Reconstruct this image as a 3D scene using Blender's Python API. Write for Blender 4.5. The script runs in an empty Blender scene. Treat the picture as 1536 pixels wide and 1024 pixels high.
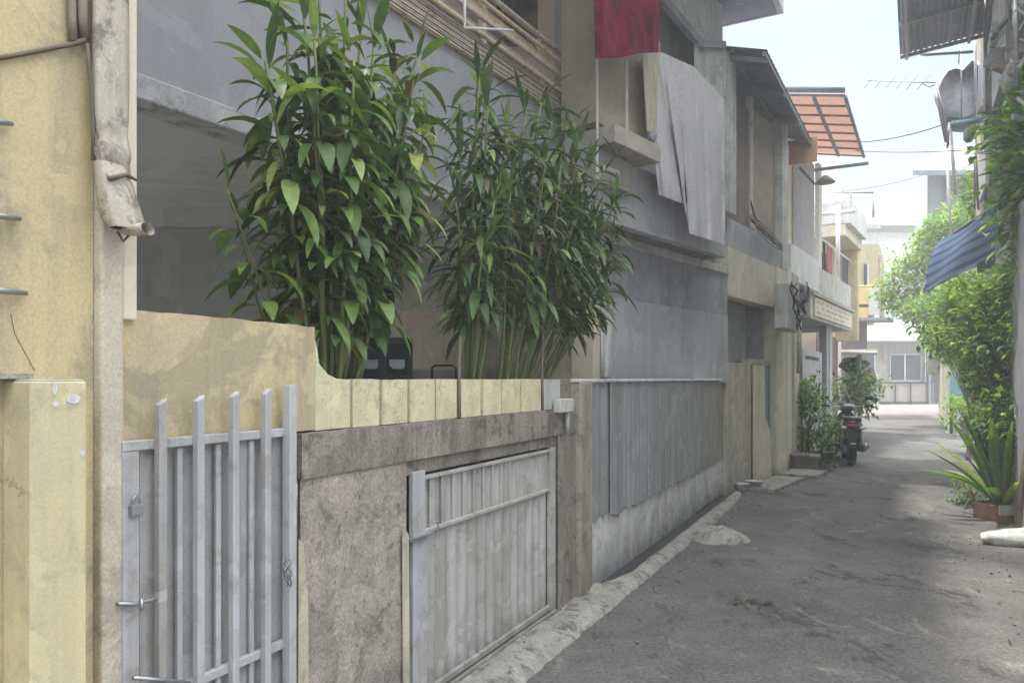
HAZE=0.0055; SUN_E=73.3; SUN_X=-.55; SUN_Y=.83; EXPO=1.5
import bpy, math, random
from mathutils import Vector as V, noise as NZ
R = random.Random(7)
SC = bpy.context.scene
COL = SC.collection
F, CX, HY, H = 1109.0, 768.0, 568.0, 1.5     # measuring aids: focal length in pixels, principal column, eye-level row, eye height

def at(px, py, Y):
    return V(((px-CX)/F*Y, Y, H+(HY-py)/F*Y))

class PL:
    """vertical plane X = a + s*Y; u runs along it, off > 0 is towards +X"""
    def __init__(self, a, s):
        self.a, self.s, self.n = a, s, math.sqrt(1+s*s)
    def U(self, px, off=0.0):
        a = self.a + off*self.n
        return a/((px-CX)/F - self.s)*self.n
    def pt(self, u, z, off=0.0):
        # off is measured perpendicular to the plane
        Y = u/self.n; X = self.a + self.s*Y
        return V((X + off/self.n, Y - off*self.s/self.n, z))
    def at(self, px, py, off=0.0):
        a = self.a + off*self.n
        Y = a/((px-CX)/F - self.s)
        return at(px, py, Y)
    def ux(self, px, off=0.0):
        p = self.at(px, HY, off)
        # u of that world point
        return (p.y*1.0 + (p.x-self.a)*self.s)/self.n
    def dir(self): return V((self.s, 1, 0))/self.n
    def nor(self): return V((1, -self.s, 0))/self.n

def setp(o, label=None, cat=None, group=None, kind=None):
    if label: o['label'] = label
    if cat: o['category'] = cat
    if group: o['group'] = group
    if kind: o['kind'] = kind
    return o

def thing(name, label, cat, loc, group=None, kind=None):
    o = bpy.data.objects.new(name, None)
    o.empty_display_size = .2
    o.location = loc
    o['_l'] = list(V(loc))
    COL.objects.link(o)
    return setp(o, label, cat, group, kind)

class MB:
    def __init__(s): s.v=[]; s.f=[]; s.sm=[]
    def add(s, vs, fs, smooth=False):
        b=len(s.v); s.v += [tuple(p) for p in vs]
        for f in fs: s.f.append(tuple(i+b for i in f)); s.sm.append(smooth)
        return s
    def hexa(s, p):   # 8 points: 0-3 bottom loop, 4-7 top loop
        return s.add(p, [(3,2,1,0),(4,5,6,7),(0,1,5,4),(1,2,6,5),(2,3,7,6),(3,0,4,7)])
    def box(s, pl, u0,u1,z0,z1,o0,o1):
        P=[pl.pt(u0,z0,o0),pl.pt(u1,z0,o0),pl.pt(u1,z0,o1),pl.pt(u0,z0,o1)]
        Q=[V((p.x,p.y,z1)) for p in P]
        return s.hexa(P+Q)
    def bx(s, c, size, rz=0, rx=0, ry=0):
        from mathutils import Euler
        m=Euler((rx,ry,rz)).to_matrix(); c=V(c); a,b,d=[k/2 for k in size]
        P=[V((-a,-b,-d)),V((a,-b,-d)),V((a,b,-d)),V((-a,b,-d)),V((-a,-b,d)),V((a,-b,d)),V((a,b,d)),V((-a,b,d))]
        return s.hexa([c+m@p for p in P])
    def prism(s, pts, vec):
        n=len(pts); pts=[V(p) for p in pts]; q=[p+V(vec) for p in pts]
        fs=[tuple(range(n)),tuple(range(2*n-1,n-1,-1))]
        for i in range(n):
            j=(i+1)%n; fs.append((i,i+n,j+n,j))
        return s.add(pts+q, fs)
    def bar(s, p, q, w, h=None):
        h=h or w; p=V(p); q=V(q); d=(q-p).normalized()
        a=d.cross(V((0,0,1)))
        if a.length<.01: a=V((1,.3,0))-d*V((1,.3,0)).dot(d)
        a.normalize(); b=d.cross(a).normalized(); a*=w/2; b*=h/2
        return s.hexa([p-a-b,p+a-b,p+a+b,p-a+b,q-a-b,q+a-b,q+a+b,q-a+b])
    def tube(s, pts, r, n=8, caps=True):
        pts=[V(p) for p in pts]; m=len(pts)
        rr = r if isinstance(r,(list,tuple)) else [r]*m
        vs=[]; fs=[]; ref=None
        for i,p in enumerate(pts):
            d=(pts[min(i+1,m-1)]-pts[max(i-1,0)]).normalized()
            if ref is None:
                ref = V((0,0,1)) if abs(d.z)<.9 else V((1,0,0))
            a=(ref-d*ref.dot(d))
            if a.length<1e-4: a=V((0,1,0))-d*d.y
            a.normalize(); ref=a; b=d.cross(a)
            for k in range(n):
                t=2*math.pi*k/n; vs.append(p+(a*math.cos(t)+b*math.sin(t))*rr[i])
        for i in range(m-1):
            for k in range(n):
                k2=(k+1)%n; fs.append((i*n+k,i*n+k2,(i+1)*n+k2,(i+1)*n+k))
        if caps:
            fs.append(tuple(range(n-1,-1,-1))); fs.append(tuple((m-1)*n+k for k in range(n)))
        return s.add(vs,fs,True)
    def lathe(s, c, prof, n=20, axis=V((0,0,1)), closed=False):
        c=V(c); axis=V(axis).normalized()
        a=V((1,0,0)) if abs(axis.x)<.8 else V((0,0,1))
        a=(a-axis*a.dot(axis)).normalized(); b=axis.cross(a)
        vs=[];fs=[];m=len(prof)
        for r,z in prof:
            for k in range(n):
                t=2*math.pi*k/n; vs.append(c+axis*z+(a*math.cos(t)+b*math.sin(t))*r)
        for i in range(m if closed else m-1):
            i2=(i+1)%m
            for k in range(n):
                k2=(k+1)%n; fs.append((i*n+k,i*n+k2,i2*n+k2,i2*n+k))
        return s.add(vs,fs,True)
    def blob(s, c, rad, seed=0, amp=.15, freq=2.0, nu=18, nv=12):
        c=V(c);vs=[];fs=[]
        for j in range(nv+1):
            ph=math.pi*j/nv
            for i in range(nu):
                th=2*math.pi*i/nu
                d=V((math.sin(ph)*math.cos(th),math.sin(ph)*math.sin(th),math.cos(ph)))
                k=1+amp*NZ.noise(d*freq+V((seed*7.3,seed*3.1,0)))*2
                vs.append(c+V((d.x*rad[0]*k,d.y*rad[1]*k,d.z*rad[2]*k)))
        for j in range(nv):
            for i in range(nu):
                i2=(i+1)%nu; fs.append((j*nu+i,(j+1)*nu+i,(j+1)*nu+i2,j*nu+i2))
        return s.add(vs,fs,True)
    def grid(s, fn, nu, nv, smooth=True):
        vs=[fn(i/nu,j/nv) for j in range(nv+1) for i in range(nu+1)]
        fs=[(j*(nu+1)+i,j*(nu+1)+i+1,(j+1)*(nu+1)+i+1,(j+1)*(nu+1)+i) for j in range(nv) for i in range(nu)]
        return s.add(vs,fs,smooth)
    def sheet(s, pl,u0,u1,z0,z1,off,period=.076,amp=.009,ragged=0,trap=False):
        """corrugated sheet standing on a plane, z0 may be callable(u)"""
        n=max(8,int((u1-u0)/period*8)); vs=[];fs=[]
        for i in range(n+1):
            u=u0+(u1-u0)*i/n; ph=(u-u0)/period
            if trap:
                q=ph%1.0; w=max(-1,min(1,(abs(q-.5)*4-1)*2.2))
            else: w=math.sin(2*math.pi*ph)
            zb=z0(u) if callable(z0) else z0
            zb+=ragged*NZ.noise(V((u*6,0,1)))
            zt=z1(u) if callable(z1) else z1
            zt+=ragged*.5*NZ.noise(V((u*5,4,1)))
            for z in (zb,(zb+zt)/2,zt):
                vs.append(pl.pt(u,z,off+w*amp+.004*NZ.noise(V((u*2,z*3,0)))))
        for i in range(n):
            for k in (0,1):
                a=i*3+k; fs.append((a,a+3,a+4,a+1))
        s.add(vs,fs,True)
        return s
    def leaf(s, p, d, L, W, droop=.5, up=V((0,0,1)), nseg=5, fold=.25, peak=.4):
        p=V(p); d=V(d).normalized()
        side=d.cross(up)
        if side.length<.05: side=V((R.uniform(-1,1),R.uniform(-1,1),0))
        side.normalize(); b=len(s.v)
        pos=V(p); st=L/nseg; dd=V(d)
        for i in range(nseg+1):
            t=i/nseg
            w=W*.5*(math.sin(math.pi*min(1,t**(.85) if peak<.5 else t))**.8 if 0<t<1 else .04)
            nrm=side.cross(dd).normalized()
            s.v += [tuple(pos-side*w+nrm*w*fold),tuple(pos),tuple(pos+side*w+nrm*w*fold)]
            dd=(dd+V((0,0,-1))*droop/nseg).normalized()
            pos=pos+dd*st
        for i in range(nseg):
            a=b+i*3
            s.f += [(a,a+1,a+4,a+3),(a+1,a+2,a+5,a+4)]; s.sm += [True,True]
        return s
    def build(s, name, mat, parent=None, label=None, cat=None, group=None, kind=None, bevel=0, solid=0, sub=0):
        me=bpy.data.meshes.new(name)
        if parent is not None:
            o0=V(parent['_l'])
        else:
            xs=[p[0] for p in s.v]; ys=[p[1] for p in s.v]; zs=[p[2] for p in s.v]
            o0=V(((min(xs)+max(xs))/2,(min(ys)+max(ys))/2,min(zs)))
        me.from_pydata([(p[0]-o0.x,p[1]-o0.y,p[2]-o0.z) for p in s.v],[],s.f)
        me.polygons.foreach_set('use_smooth', s.sm)
        me.materials.append(mat); me.update()
        o=bpy.data.objects.new(name,me); COL.objects.link(o)
        o['_l']=list(o0)
        if parent is not None: o.parent=parent
        else: o.location=o0
        if bevel:
            m=o.modifiers.new('b','BEVEL'); m.width=bevel; m.segments=2; m.limit_method='ANGLE'; m.angle_limit=.8
        if solid:
            m=o.modifiers.new('s','SOLIDIFY'); m.thickness=solid; m.offset=0; m.use_rim=False
        return setp(o,label,cat,group,kind)

# ---------------------------------------------------------------- materials
def col(c): return (c[0],c[1],c[2],1)
def new_mat(name):
    m=bpy.data.materials.new(name); m.use_nodes=True
    nt=m.node_tree; return m,nt,nt.nodes['Principled BSDF']
class NB:
    def __init__(s,nt): s.nt=nt
    def n(s,t,**k):
        x=s.nt.nodes.new(t)
        for a,b in k.items():
            if a in x.inputs.keys(): x.inputs[a].default_value=b
            else: setattr(x,a,b)
        return x
    def l(s,a,b): s.nt.links.new(a,b)
    def noise(s,vec,scale,detail=5,rough=.6,dist=0):
        x=s.n('ShaderNodeTexNoise',Scale=scale,Detail=detail,Roughness=rough,Distortion=dist); s.l(vec,x.inputs['Vector']); return x.outputs['Fac']
    def ramp(s,fac,stops):
        x=s.n('ShaderNodeValToRGB'); e=x.color_ramp.elements
        while len(e)<len(stops): e.new(.5)
        for k,(p,c) in enumerate(stops): e[k].position=p; e[k].color=col(c) if hasattr(c,'__len__') else (c,c,c,1)
        s.l(fac,x.inputs['Fac']); return x.outputs['Color']
    def mix(s,fac,a,b,mode='MIX'):
        x=s.n('ShaderNodeMix',data_type='RGBA',blend_type=mode)
        for v,i in ((fac,0),(a,6),(b,7)):
            if hasattr(v,'is_linked') or hasattr(v,'links'): s.l(v,x.inputs[i])
            elif i==0: x.inputs[0].default_value=v
            else: x.inputs[i].default_value=col(v)
        return x.outputs[2]
    def vmap(s,vec,sc):
        x=s.n('ShaderNodeMapping'); x.inputs['Scale'].default_value=sc; s.l(vec,x.inputs['Vector']); return x.outputs[0]
    def bump(s,h,strength,dist,prev=None):
        x=s.n('ShaderNodeBump',Strength=strength,Distance=dist); s.l(h,x.inputs['Height'])
        if prev: s.l(prev,x.inputs['Normal'])
        return x.outputs[0]

def wall_mat(name,c,c2=None,stain=None,scale=1.5,streak=.4,blotch=.5,grain=.15,bump=.35,rough=.85,bscale=60,metal=0,zdirt=None,zcol=(.05,.05,.045),speck=0):
    """painted / plastered / metal surface: base mottled with c2, streaked and blotched with stain"""
    m,nt,P=new_mat(name); b=NB(nt)
    g=b.n('ShaderNodeNewGeometry').outputs['Position']
    c2=c2 or tuple(k*.85 for k in c); stain=stain or tuple(k*.5 for k in c)
    f=b.ramp(b.noise(g,scale,6,.65,.3),[(.35,0.),(.68,1.)])
    k=b.mix(f,c,c2)
    s1=b.noise(b.vmap(g,(7,7,.5)),1.0,7,.65,.3)
    k=b.mix(b.mix(1.0,b.ramp(s1,[(.44,0.),(.66,1.)]),(streak,)*3,'MULTIPLY'),k,stain)
    s2=b.noise(g,scale*2.3+.7,9,.72,.6)
    k=b.mix(b.mix(1.0,b.ramp(s2,[(.52,0.),(.60,1.)]),(blotch,)*3,'MULTIPLY'),k,stain)
    pn=b.noise(g,scale*1.1+.3,4,.55,1.5)   # overpainted patches with hard edges
    k=b.mix(b.mix(1.0,b.ramp(pn,[(.575,0.),(.59,1.)]),(.30,)*3,'MULTIPLY'),k,tuple(min(.8,q*1.22+.02) for q in c))
    if bump>=.25:
        vv=b.n('ShaderNodeTexVoronoi',feature='DISTANCE_TO_EDGE',Scale=1.3)
        dm=b.n('ShaderNodeMix',data_type='RGBA'); dm.inputs[0].default_value=.4; b.l(g,dm.inputs[6])
        nn=b.n('ShaderNodeTexNoise',Scale=2.5,Detail=7,Roughness=.7); b.l(g,nn.inputs['Vector']); b.l(nn.outputs['Color'],dm.inputs[7]); b.l(dm.outputs[2],vv.inputs['Vector'])
        cr=b.mix(1.0,b.ramp(vv.outputs['Distance'],[(0.,1.),(.005,0.)]),b.ramp(b.noise(g,1.7,4),[(.54,0.),(.62,.7)]),'MULTIPLY')
        k=b.mix(cr,k,tuple(q*.3 for q in c))
    if speck:
        s3=b.noise(g,38,2,.5)
        k=b.mix(b.mix(1.0,b.ramp(s3,[(.64,0.),(.68,1.)]),(speck,)*3,'MULTIPLY'),k,tuple(q*.35 for q in c))
    if zdirt:
        sz=b.n('ShaderNodeSeparateXYZ'); b.l(g,sz.inputs[0])
        add=b.n('ShaderNodeMath',operation='MULTIPLY_ADD'); b.l(b.noise(g,5,6,.7),add.inputs[0]); add.inputs[1].default_value=-zdirt*1.6; b.l(sz.outputs[2],add.inputs[2])
        r=b.n('ShaderNodeMapRange'); b.l(add.outputs[0],r.inputs[0]); r.inputs[1].default_value=-zdirt*.9; r.inputs[2].default_value=zdirt*.35; r.inputs[3].default_value=.8; r.inputs[4].default_value=0
        k=b.mix(r.outputs[0],k,zcol)
    gr=b.noise(g,bscale*2.2,4,.7)
    k=b.mix(grain,k,b.ramp(gr,[(.3,(0.,0.,0.)),(.7,(1.,1.,1.))]),'OVERLAY')
    b.l(k,P.inputs['Base Color'])
    h=b.noise(g,bscale,6,.7); h2=b.noise(g,4,4,.6)
    n1=b.bump(h2,bump,.02); n2=b.bump(h,bump,.004,n1)
    b.l(n2,P.inputs['Normal'])
    P.inputs['Roughness'].default_value=rough; P.inputs['Metallic'].default_value=metal
    P.inputs['Specular IOR Level'].default_value=.3
    return m

def leaf_mat(name,stops,trans=.35,rough=.5,vein=True):
    m,nt,P=new_mat(name); b=NB(nt)
    geo=b.n('ShaderNodeNewGeometry')
    k=b.ramp(geo.outputs['Random Per Island'],stops)
    f=b.noise(geo.outputs['Position'],25,3,.6)
    k=b.mix(.35,k,b.ramp(f,[(.3,(.15,.15,.15)),(.7,(.85,.85,.85))]),'OVERLAY')
    b.l(k,P.inputs['Base Color']); P.inputs['Roughness'].default_value=rough
    P.inputs['Specular IOR Level'].default_value=.28
    t=b.n('ShaderNodeBsdfTranslucent'); k2=b.mix(1.0,k,(1.5,1.5,.7),'MULTIPLY'); b.l(k2,t.inputs['Color'])
    x=b.n('ShaderNodeMixShader'); x.inputs[0].default_value=trans
    b.l(P.outputs[0],x.inputs[1]); b.l(t.outputs[0],x.inputs[2])
    out=[q for q in nt.nodes if q.type=='OUTPUT_MATERIAL'][0]; b.l(x.outputs[0],out.inputs['Surface'])
    return m
def plain(name,c,rough=.6,metal=0,var=.2,spec=.4,scale=12):
    m,nt,P=new_mat(name); b=NB(nt)
    g=b.n('ShaderNodeNewGeometry').outputs['Position']
    k=b.mix(b.ramp(b.noise(g,scale,5,.65),[(.3,0.),(.7,1.)]),tuple(q*(1+var*.5) for q in c),tuple(q*(1-var) for q in c))
    b.l(k,P.inputs['Base Color']); P.inputs['Roughness'].default_value=rough; P.inputs['Metallic'].default_value=metal
    P.inputs['Specular IOR Level'].default_value=spec
    b.l(b.bump(b.noise(g,scale*5,4,.6),.15,.003),P.inputs['Normal'])
    return m
def cloth_mat(name,c,c2,scale=30,trans=.3,p0=.42,p1=.58,c3=None):
    m,nt,P=new_mat(name); b=NB(nt)
    g=b.n('ShaderNodeNewGeometry').outputs['Position']
    k=b.mix(b.ramp(b.noise(g,scale,5,.7,1.2),[(p0,0.),(p1,1.)]),c,c2)
    if c3:
        v=b.n('ShaderNodeTexVoronoi',Scale=scale*.5); b.l(g,v.inputs['Vector'])
        k=b.mix(b.ramp(v.outputs['Distance'],[(.12,1.),(.2,0.)]),k,c3)
    b.l(k,P.inputs['Base Color']); P.inputs['Roughness'].default_value=.95; P.inputs['Specular IOR Level'].default_value=.1
    b.l(b.bump(b.noise(b.vmap(g,(9,9,2.5)),1.6,6,.65,1.5),.9,.03,b.bump(b.noise(g,30,4,.6),.4,.006)),P.inputs['Normal'])
    t=b.n('ShaderNodeBsdfTranslucent'); b.l(k,t.inputs['Color'])
    x=b.n('ShaderNodeMixShader'); x.inputs[0].default_value=trans
    b.l(P.outputs[0],x.inputs[1]); b.l(t.outputs[0],x.inputs[2])
    out=[q for q in nt.nodes if q.type=='OUTPUT_MATERIAL'][0]; b.l(x.outputs[0],out.inputs['Surface'])
    return m

M=dict(
 yellow=wall_mat('yellow_plaster',(.54,.44,.25),(.43,.355,.22),(.24,.21,.165),.9,.65,.55,.15,.35,zdirt=.25,zcol=(.2,.19,.16)),
 yellow_clean=wall_mat('yellow_paint',(.56,.485,.29),(.50,.44,.29),(.33,.29,.22),2.0,.45,.45,.1,.25,zdirt=.15,zcol=(.2,.19,.16)),
 yellow_panel=wall_mat('yellow_panel_paint',(.60,.55,.36),(.54,.49,.34),(.30,.27,.22),3.0,.3,.35,.2,.4,speck=.4),
 cream_old=wall_mat('cream_peeling_plaster',(.52,.47,.36),(.40,.36,.31),(.22,.2,.18),1.6,.5,.5,.2,.6,zdirt=.3,zcol=(.2,.19,.17)),
 cream=wall_mat('cream_paint',(.62,.56,.43),(.56,.51,.41),(.33,.30,.25),1.2,.3,.3,.1,.2,zdirt=.2,zcol=(.2,.19,.17)),
 peach=wall_mat('peach_paint',(.66,.56,.43),(.6,.52,.42),(.46,.4,.33),1.0,.2,.2,.1,.2),
 grey_up=wall_mat('pale_grey_paint',(.30,.30,.32),(.26,.26,.28),(.19,.19,.2),1.0,.25,.3,.1,.2),
 beam_pale=wall_mat('whitewashed_beam',(.42,.42,.42),(.35,.35,.35),(.12,.12,.12),3.0,.3,.55,.2,.4,speck=.3),
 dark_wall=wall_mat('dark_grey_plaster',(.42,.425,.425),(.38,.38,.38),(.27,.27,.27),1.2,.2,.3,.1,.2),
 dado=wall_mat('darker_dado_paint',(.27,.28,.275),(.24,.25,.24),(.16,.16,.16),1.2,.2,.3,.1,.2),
 lav=wall_mat('lavender_grey_paint',(.43,.43,.445),(.375,.375,.39),(.25,.25,.25),1.1,.35,.3,.12,.25,zdirt=.12,zcol=(.12,.12,.12)),
 lav_dark=wall_mat('blue_grey_paint',(.32,.325,.35),(.28,.285,.31),(.17,.17,.18),1.3,.35,.4,.12,.25),
 lav_pale=wall_mat('pale_lavender_render',(.63,.62,.615),(.55,.54,.535),(.28,.27,.26),1.5,.3,.45,.15,.35,zdirt=.3,zcol=(.09,.09,.09)),
 conc=wall_mat('rough_concrete',(.345,.305,.262),(.275,.243,.212),(.12,.11,.10),2.2,.35,.6,.35,.9,bscale=45,zdirt=.3,zcol=(.1,.1,.1),speck=.5),
 conc_dark=wall_mat('mossy_concrete',(.285,.25,.215),(.215,.19,.165),(.095,.085,.072),2.6,.7,.75,.35,.9,bscale=45,speck=.4),
 conc_pale=wall_mat('pale_concrete',(.285,.272,.245),(.21,.20,.182),(.09,.085,.078),3.5,.1,.9,.3,1.0,bscale=35,speck=.4),
 conc_ochre=wall_mat('ochre_stained_concrete',(.36,.32,.25),(.28,.25,.2),(.12,.12,.1),2.5,.6,.6,.25,.7,zdirt=.4,zcol=(.12,.12,.11)),
 gate=wall_mat('weathered_grey_gate_paint',(.42,.425,.44),(.36,.365,.375),(.20,.165,.13),2.5,.5,.35,.12,.2,rough=.55,bscale=90),
 gate_sheet=wall_mat('dull_grey_sheet',(.33,.345,.36),(.285,.29,.29),(.21,.195,.165),1.8,.6,.45,.12,.25,rough=.6),
 low_gate=wall_mat('chalky_low_gate_paint',(.42,.41,.39),(.36,.345,.32),(.20,.185,.165),2.2,.6,.45,.15,.3,rough=.7,zdirt=.16,zcol=(.07,.065,.06)),
 zinc=wall_mat('zinc_sheet',(.295,.30,.305),(.255,.26,.262),(.16,.155,.145),1.6,.6,.4,.1,.2,rough=.65),
 zinc_brown=wall_mat('brownish_sheet',(.29,.28,.25),(.25,.24,.215),(.16,.155,.135),2.0,.5,.4,.1,.2,rough=.65),
 roof=wall_mat('blue_grey_roof_sheet',(.25,.27,.31),(.21,.225,.26),(.13,.135,.15),1.0,.3,.3,.1,.2,rough=.6),
 white=wall_mat('white_weathered_paint',(.66,.66,.64),(.58,.58,.56),(.38,.37,.35),1.0,.35,.3,.08,.2),
 white_dirty=wall_mat('dirty_white_paint',(.50,.50,.47),(.43,.43,.40),(.22,.22,.2),1.6,.5,.5,.12,.25),
 brown_wood=wall_mat('brown_board',(.25,.19,.17),(.2,.155,.14),(.12,.1,.09),1.5,.5,.3,.15,.2),
 tan=wall_mat('tan_board',(.36,.30,.245),(.31,.265,.22),(.22,.19,.16),1.3,.3,.3,.1,.2),
 taupe=wall_mat('taupe_paint',(.38,.345,.30),(.33,.30,.265),(.17,.16,.15),1.4,.3,.3,.1,.25,zdirt=.2,zcol=(.14,.13,.12)),
 orange=wall_mat('orange_board',(.55,.34,.2),(.48,.3,.19),(.36,.24,.16),2.5,.3,.4,.1,.2),
 bamboo=wall_mat('pale_bamboo',(.58,.49,.32),(.50,.42,.28),(.14,.12,.09),4,.1,.5,.2,.3),
 slat=wall_mat('greyed_pink_slats',(.42,.36,.31),(.35,.30,.27),(.12,.1,.09),5,.1,.5,.2,.3),
 yellow_bright=wall_mat('bright_yellow_paint',(.70,.55,.2),(.64,.5,.2),(.5,.4,.22),1,.2,.2,.1,.1),
 red_tile=wall_mat('red_roof',(.42,.11,.08),(.36,.10,.08),(.22,.12,.1),2,.3,.4,.1,.2),
 dark=plain('shade_and_black',(.03,.033,.038),.7), black=plain('black_plastic',(.016,.017,.019),.35), rubber=plain('tyre_rubber',(.018,.018,.018),.8),  # dark: near-black, paints shade into openings and gaps, also black parts
 darkgreen=plain('dark_bike_paint',(.018,.03,.03),.18,0,.2,.6), steel=plain('dull_steel',(.34,.35,.37),.35,.7), whitep=plain('white_paint',(.7,.7,.7),.5),
 rust=plain('rusty_iron',(.13,.1,.08),.8), cable=plain('cable_rubber',(.03,.03,.032),.6), brownpipe=plain('old_conduit',(.2,.165,.13),.7,0,.4),
 pvc=wall_mat('aged_pvc',(.48,.44,.35),(.38,.35,.29),(.12,.10,.08),6,.7,.7,.15,.3,rough=.6),
 navy=plain('navy_cloth',(.035,.042,.06),.9), blueframe=plain('blue_black_frame',(.03,.045,.07),.4),
 pane_reflection=plain('painted_pane_reflection',(.5,.55,.6),.4), redlamp=plain('red_lens',(.35,.02,.03),.25), clearlamp=plain('clear_lens',(.6,.6,.58),.2),
 soil=wall_mat('soil',(.07,.05,.035),(.05,.035,.025),(.03,.02,.015),6,0,.5,.3,1),
 stem=plain('green_cane',(.13,.16,.045),.55,0,.4), trunk=plain('brown_trunk',(.15,.11,.075),.85,0,.4),
 terracotta=wall_mat('terracotta',(.30,.14,.09),(.24,.12,.08),(.14,.09,.07),6,.3,.4,.2,.3),
 tealbox=plain('teal_paint',(.12,.22,.24),.5), skyblue=plain('sky_blue_paint',(.22,.42,.5),.6),
 tarp=wall_mat('grey_tarpaulin',(.27,.285,.31),(.21,.225,.25),(.09,.1,.11),4,.2,.4,.1,.5),
)
M['glass_dark'],nt,P=new_mat('dark_window_glass'); P.inputs['Base Color'].default_value=(.025,.04,.045,1); P.inputs['Roughness'].default_value=.35; P.inputs['Specular IOR Level'].default_value=.2
M['orange_sheet']=cloth_mat('orange_translucent_sheet',(.72,.54,.47),(.66,.50,.45),2.5,.45)
M['red_cloth']=cloth_mat('red_batik',(.23,.012,.042),(.09,.007,.03),5,.12,.42,.60,c3=(.14,.010,.035))
M['white_cloth']=cloth_mat('white_faded_print',(.74,.72,.73),(.60,.58,.60),40,.25,.40,.62)
M['cream_cloth']=cloth_mat('cream_cloth',(.62,.58,.46),(.56,.52,.42),10,.25)
M['laundry']=cloth_mat('laundry_red',(.5,.12,.14),(.4,.2,.25),6,.3)
M['leafA']=leaf_mat('big_leaf_green',[(0,(.14,.09,.035)),(.025,(.11,.08,.03)),(.035,(.030,.062,.018)),(.5,(.066,.125,.034)),(.8,(.12,.20,.05)),(.93,(.21,.28,.09)),(1,(.32,.34,.10))],.24,.45)
M['leafB']=leaf_mat('deep_leaf_green',[(0,(.14,.09,.035)),(.03,(.11,.08,.03)),(.04,(.026,.056,.018)),(.6,(.058,.115,.034)),(.85,(.11,.19,.06)),(1,(.22,.28,.09))],.22,.45)
M['leafC']=leaf_mat('bush_leaf_green',[(0,(.035,.085,.022)),(.45,(.075,.165,.03)),(.8,(.16,.29,.045)),(1,(.30,.42,.08))],.42)
M['leafD']=leaf_mat('pale_tree_green',[(0,(.05,.12,.03)),(.6,(.11,.21,.045)),(1,(.26,.38,.08))],.5)
M['leafE']=leaf_mat('lime_leaf',[(0,(.10,.2,.03)),(.6,(.2,.34,.04)),(1,(.36,.44,.07))],.5)
M['leafF']=leaf_mat('young_leaf_green',[(0,(.05,.11,.03)),(.5,(.10,.19,.045)),(1,(.22,.33,.07))],.3)
M['dry']=leaf_mat('dry_leaf',[(0,(.03,.03,.02)),(1,(.09,.08,.05))],.1)

def stripe_mat():
    m,nt,P=new_mat('blue_striped_awning'); b=NB(nt)
    uv=b.n('ShaderNodeTexCoord').outputs['UV']
    w=b.n('ShaderNodeTexWave',Scale=1.0,Distortion=.0); w.bands_direction='Y'; b.l(b.vmap(uv,(1,1.75,1)),w.inputs['Vector'])
    k=b.mix(b.ramp(w.outputs['Fac'],[(.25,0.),(.34,1.)]),(.015,.032,.085),(.055,.115,.20))
    g=b.n('ShaderNodeNewGeometry').outputs['Position']
    k=b.mix(.25,k,b.ramp(b.noise(g,8,5,.7),[(.3,(.1,.1,.1)),(.7,(.9,.9,.9))]),'OVERLAY')
    b.l(k,P.inputs['Base Color']); P.inputs['Roughness'].default_value=.7
    return m
M['stripe']=stripe_mat()

def asphalt_mat():
    m,nt,P=new_mat('old_asphalt'); b=NB(nt)
    g=b.n('ShaderNodeNewGeometry').outputs['Position']
    k=b.mix(b.ramp(b.noise(g,.55,9,.72,.6),[(.36,0.),(.62,1.)]),(.098,.095,.093),(.155,.149,.144))
    k=b.mix(b.ramp(b.noise(g,2.6,7,.75,.3),[(.40,0.),(.66,1.)]),k,b.mix(1.0,k,(.72,.72,.73),'MULTIPLY'))
    k=b.mix(b.ramp(b.noise(b.vmap(g,(1.5,.8,1)),1.25,9,.78,.5),[(.555,0.),(.60,.85)]),k,(.048,.048,.050))   # tar repairs
    k=b.mix(b.ramp(b.noise(b.vmap(g,(1.4,.7,1)),2.1,8,.78,1),[(.57,0.),(.68,.8)]),k,(.25,.235,.21))      # dust
    v=b.n('ShaderNodeTexVoronoi',feature='DISTANCE_TO_EDGE',Scale=1.6)
    dm=b.n('ShaderNodeMix',data_type='RGBA'); dm.inputs[0].default_value=.35; b.l(g,dm.inputs[6])
    nn=b.n('ShaderNodeTexNoise',Scale=3.0,Detail=8,Roughness=.7); b.l(g,nn.inputs['Vector']); b.l(nn.outputs['Color'],dm.inputs[7]); b.l(dm.outputs[2],v.inputs['Vector'])
    cr=b.mix(1.0,b.ramp(v.outputs['Distance'],[(0.,1.),(.008,0.)]),b.ramp(b.noise(g,1.4,5),[(.52,0.),(.62,.7)]),'MULTIPLY')
    k=b.mix(cr,k,(.04,.04,.04))
    gr=b.noise(g,42,6,.85); k=b.mix(.55,k,b.ramp(gr,[(.32,(0.,0.,0.)),(.68,(1.,1.,1.))]),'OVERLAY')
    sp=b.n('ShaderNodeTexVoronoi',Scale=34.0); b.l(g,sp.inputs['Vector'])
    k=b.mix(b.mix(1.0,b.ramp(sp.outputs['Distance'],[(.10,1.),(.16,0.)]),b.ramp(b.noise(g,5,2),[(.5,0.),(.6,.8)]),'MULTIPLY'),k,(.27,.26,.24))
    b.l(k,P.inputs['Base Color']); P.inputs['Roughness'].default_value=.9
    n1=b.bump(b.noise(g,3,6,.7),.6,.03); n2=b.bump(b.noise(g,70,5,.85),.9,.008,n1); b.l(n2,P.inputs['Normal'])
    P.inputs['Specular IOR Level'].default_value=.25
    return m
M['asphalt']=asphalt_mat()
M['paving']=wall_mat('pinkish_concrete_paving',(.21,.17,.165),(.16,.14,.14),(.10,.095,.095),.5,0,.6,.2,.3)
M['ground']=wall_mat('bare_ground',(.16,.15,.14),(.13,.12,.11),(.09,.085,.08),.5,0,.4,.2,.3)

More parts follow.
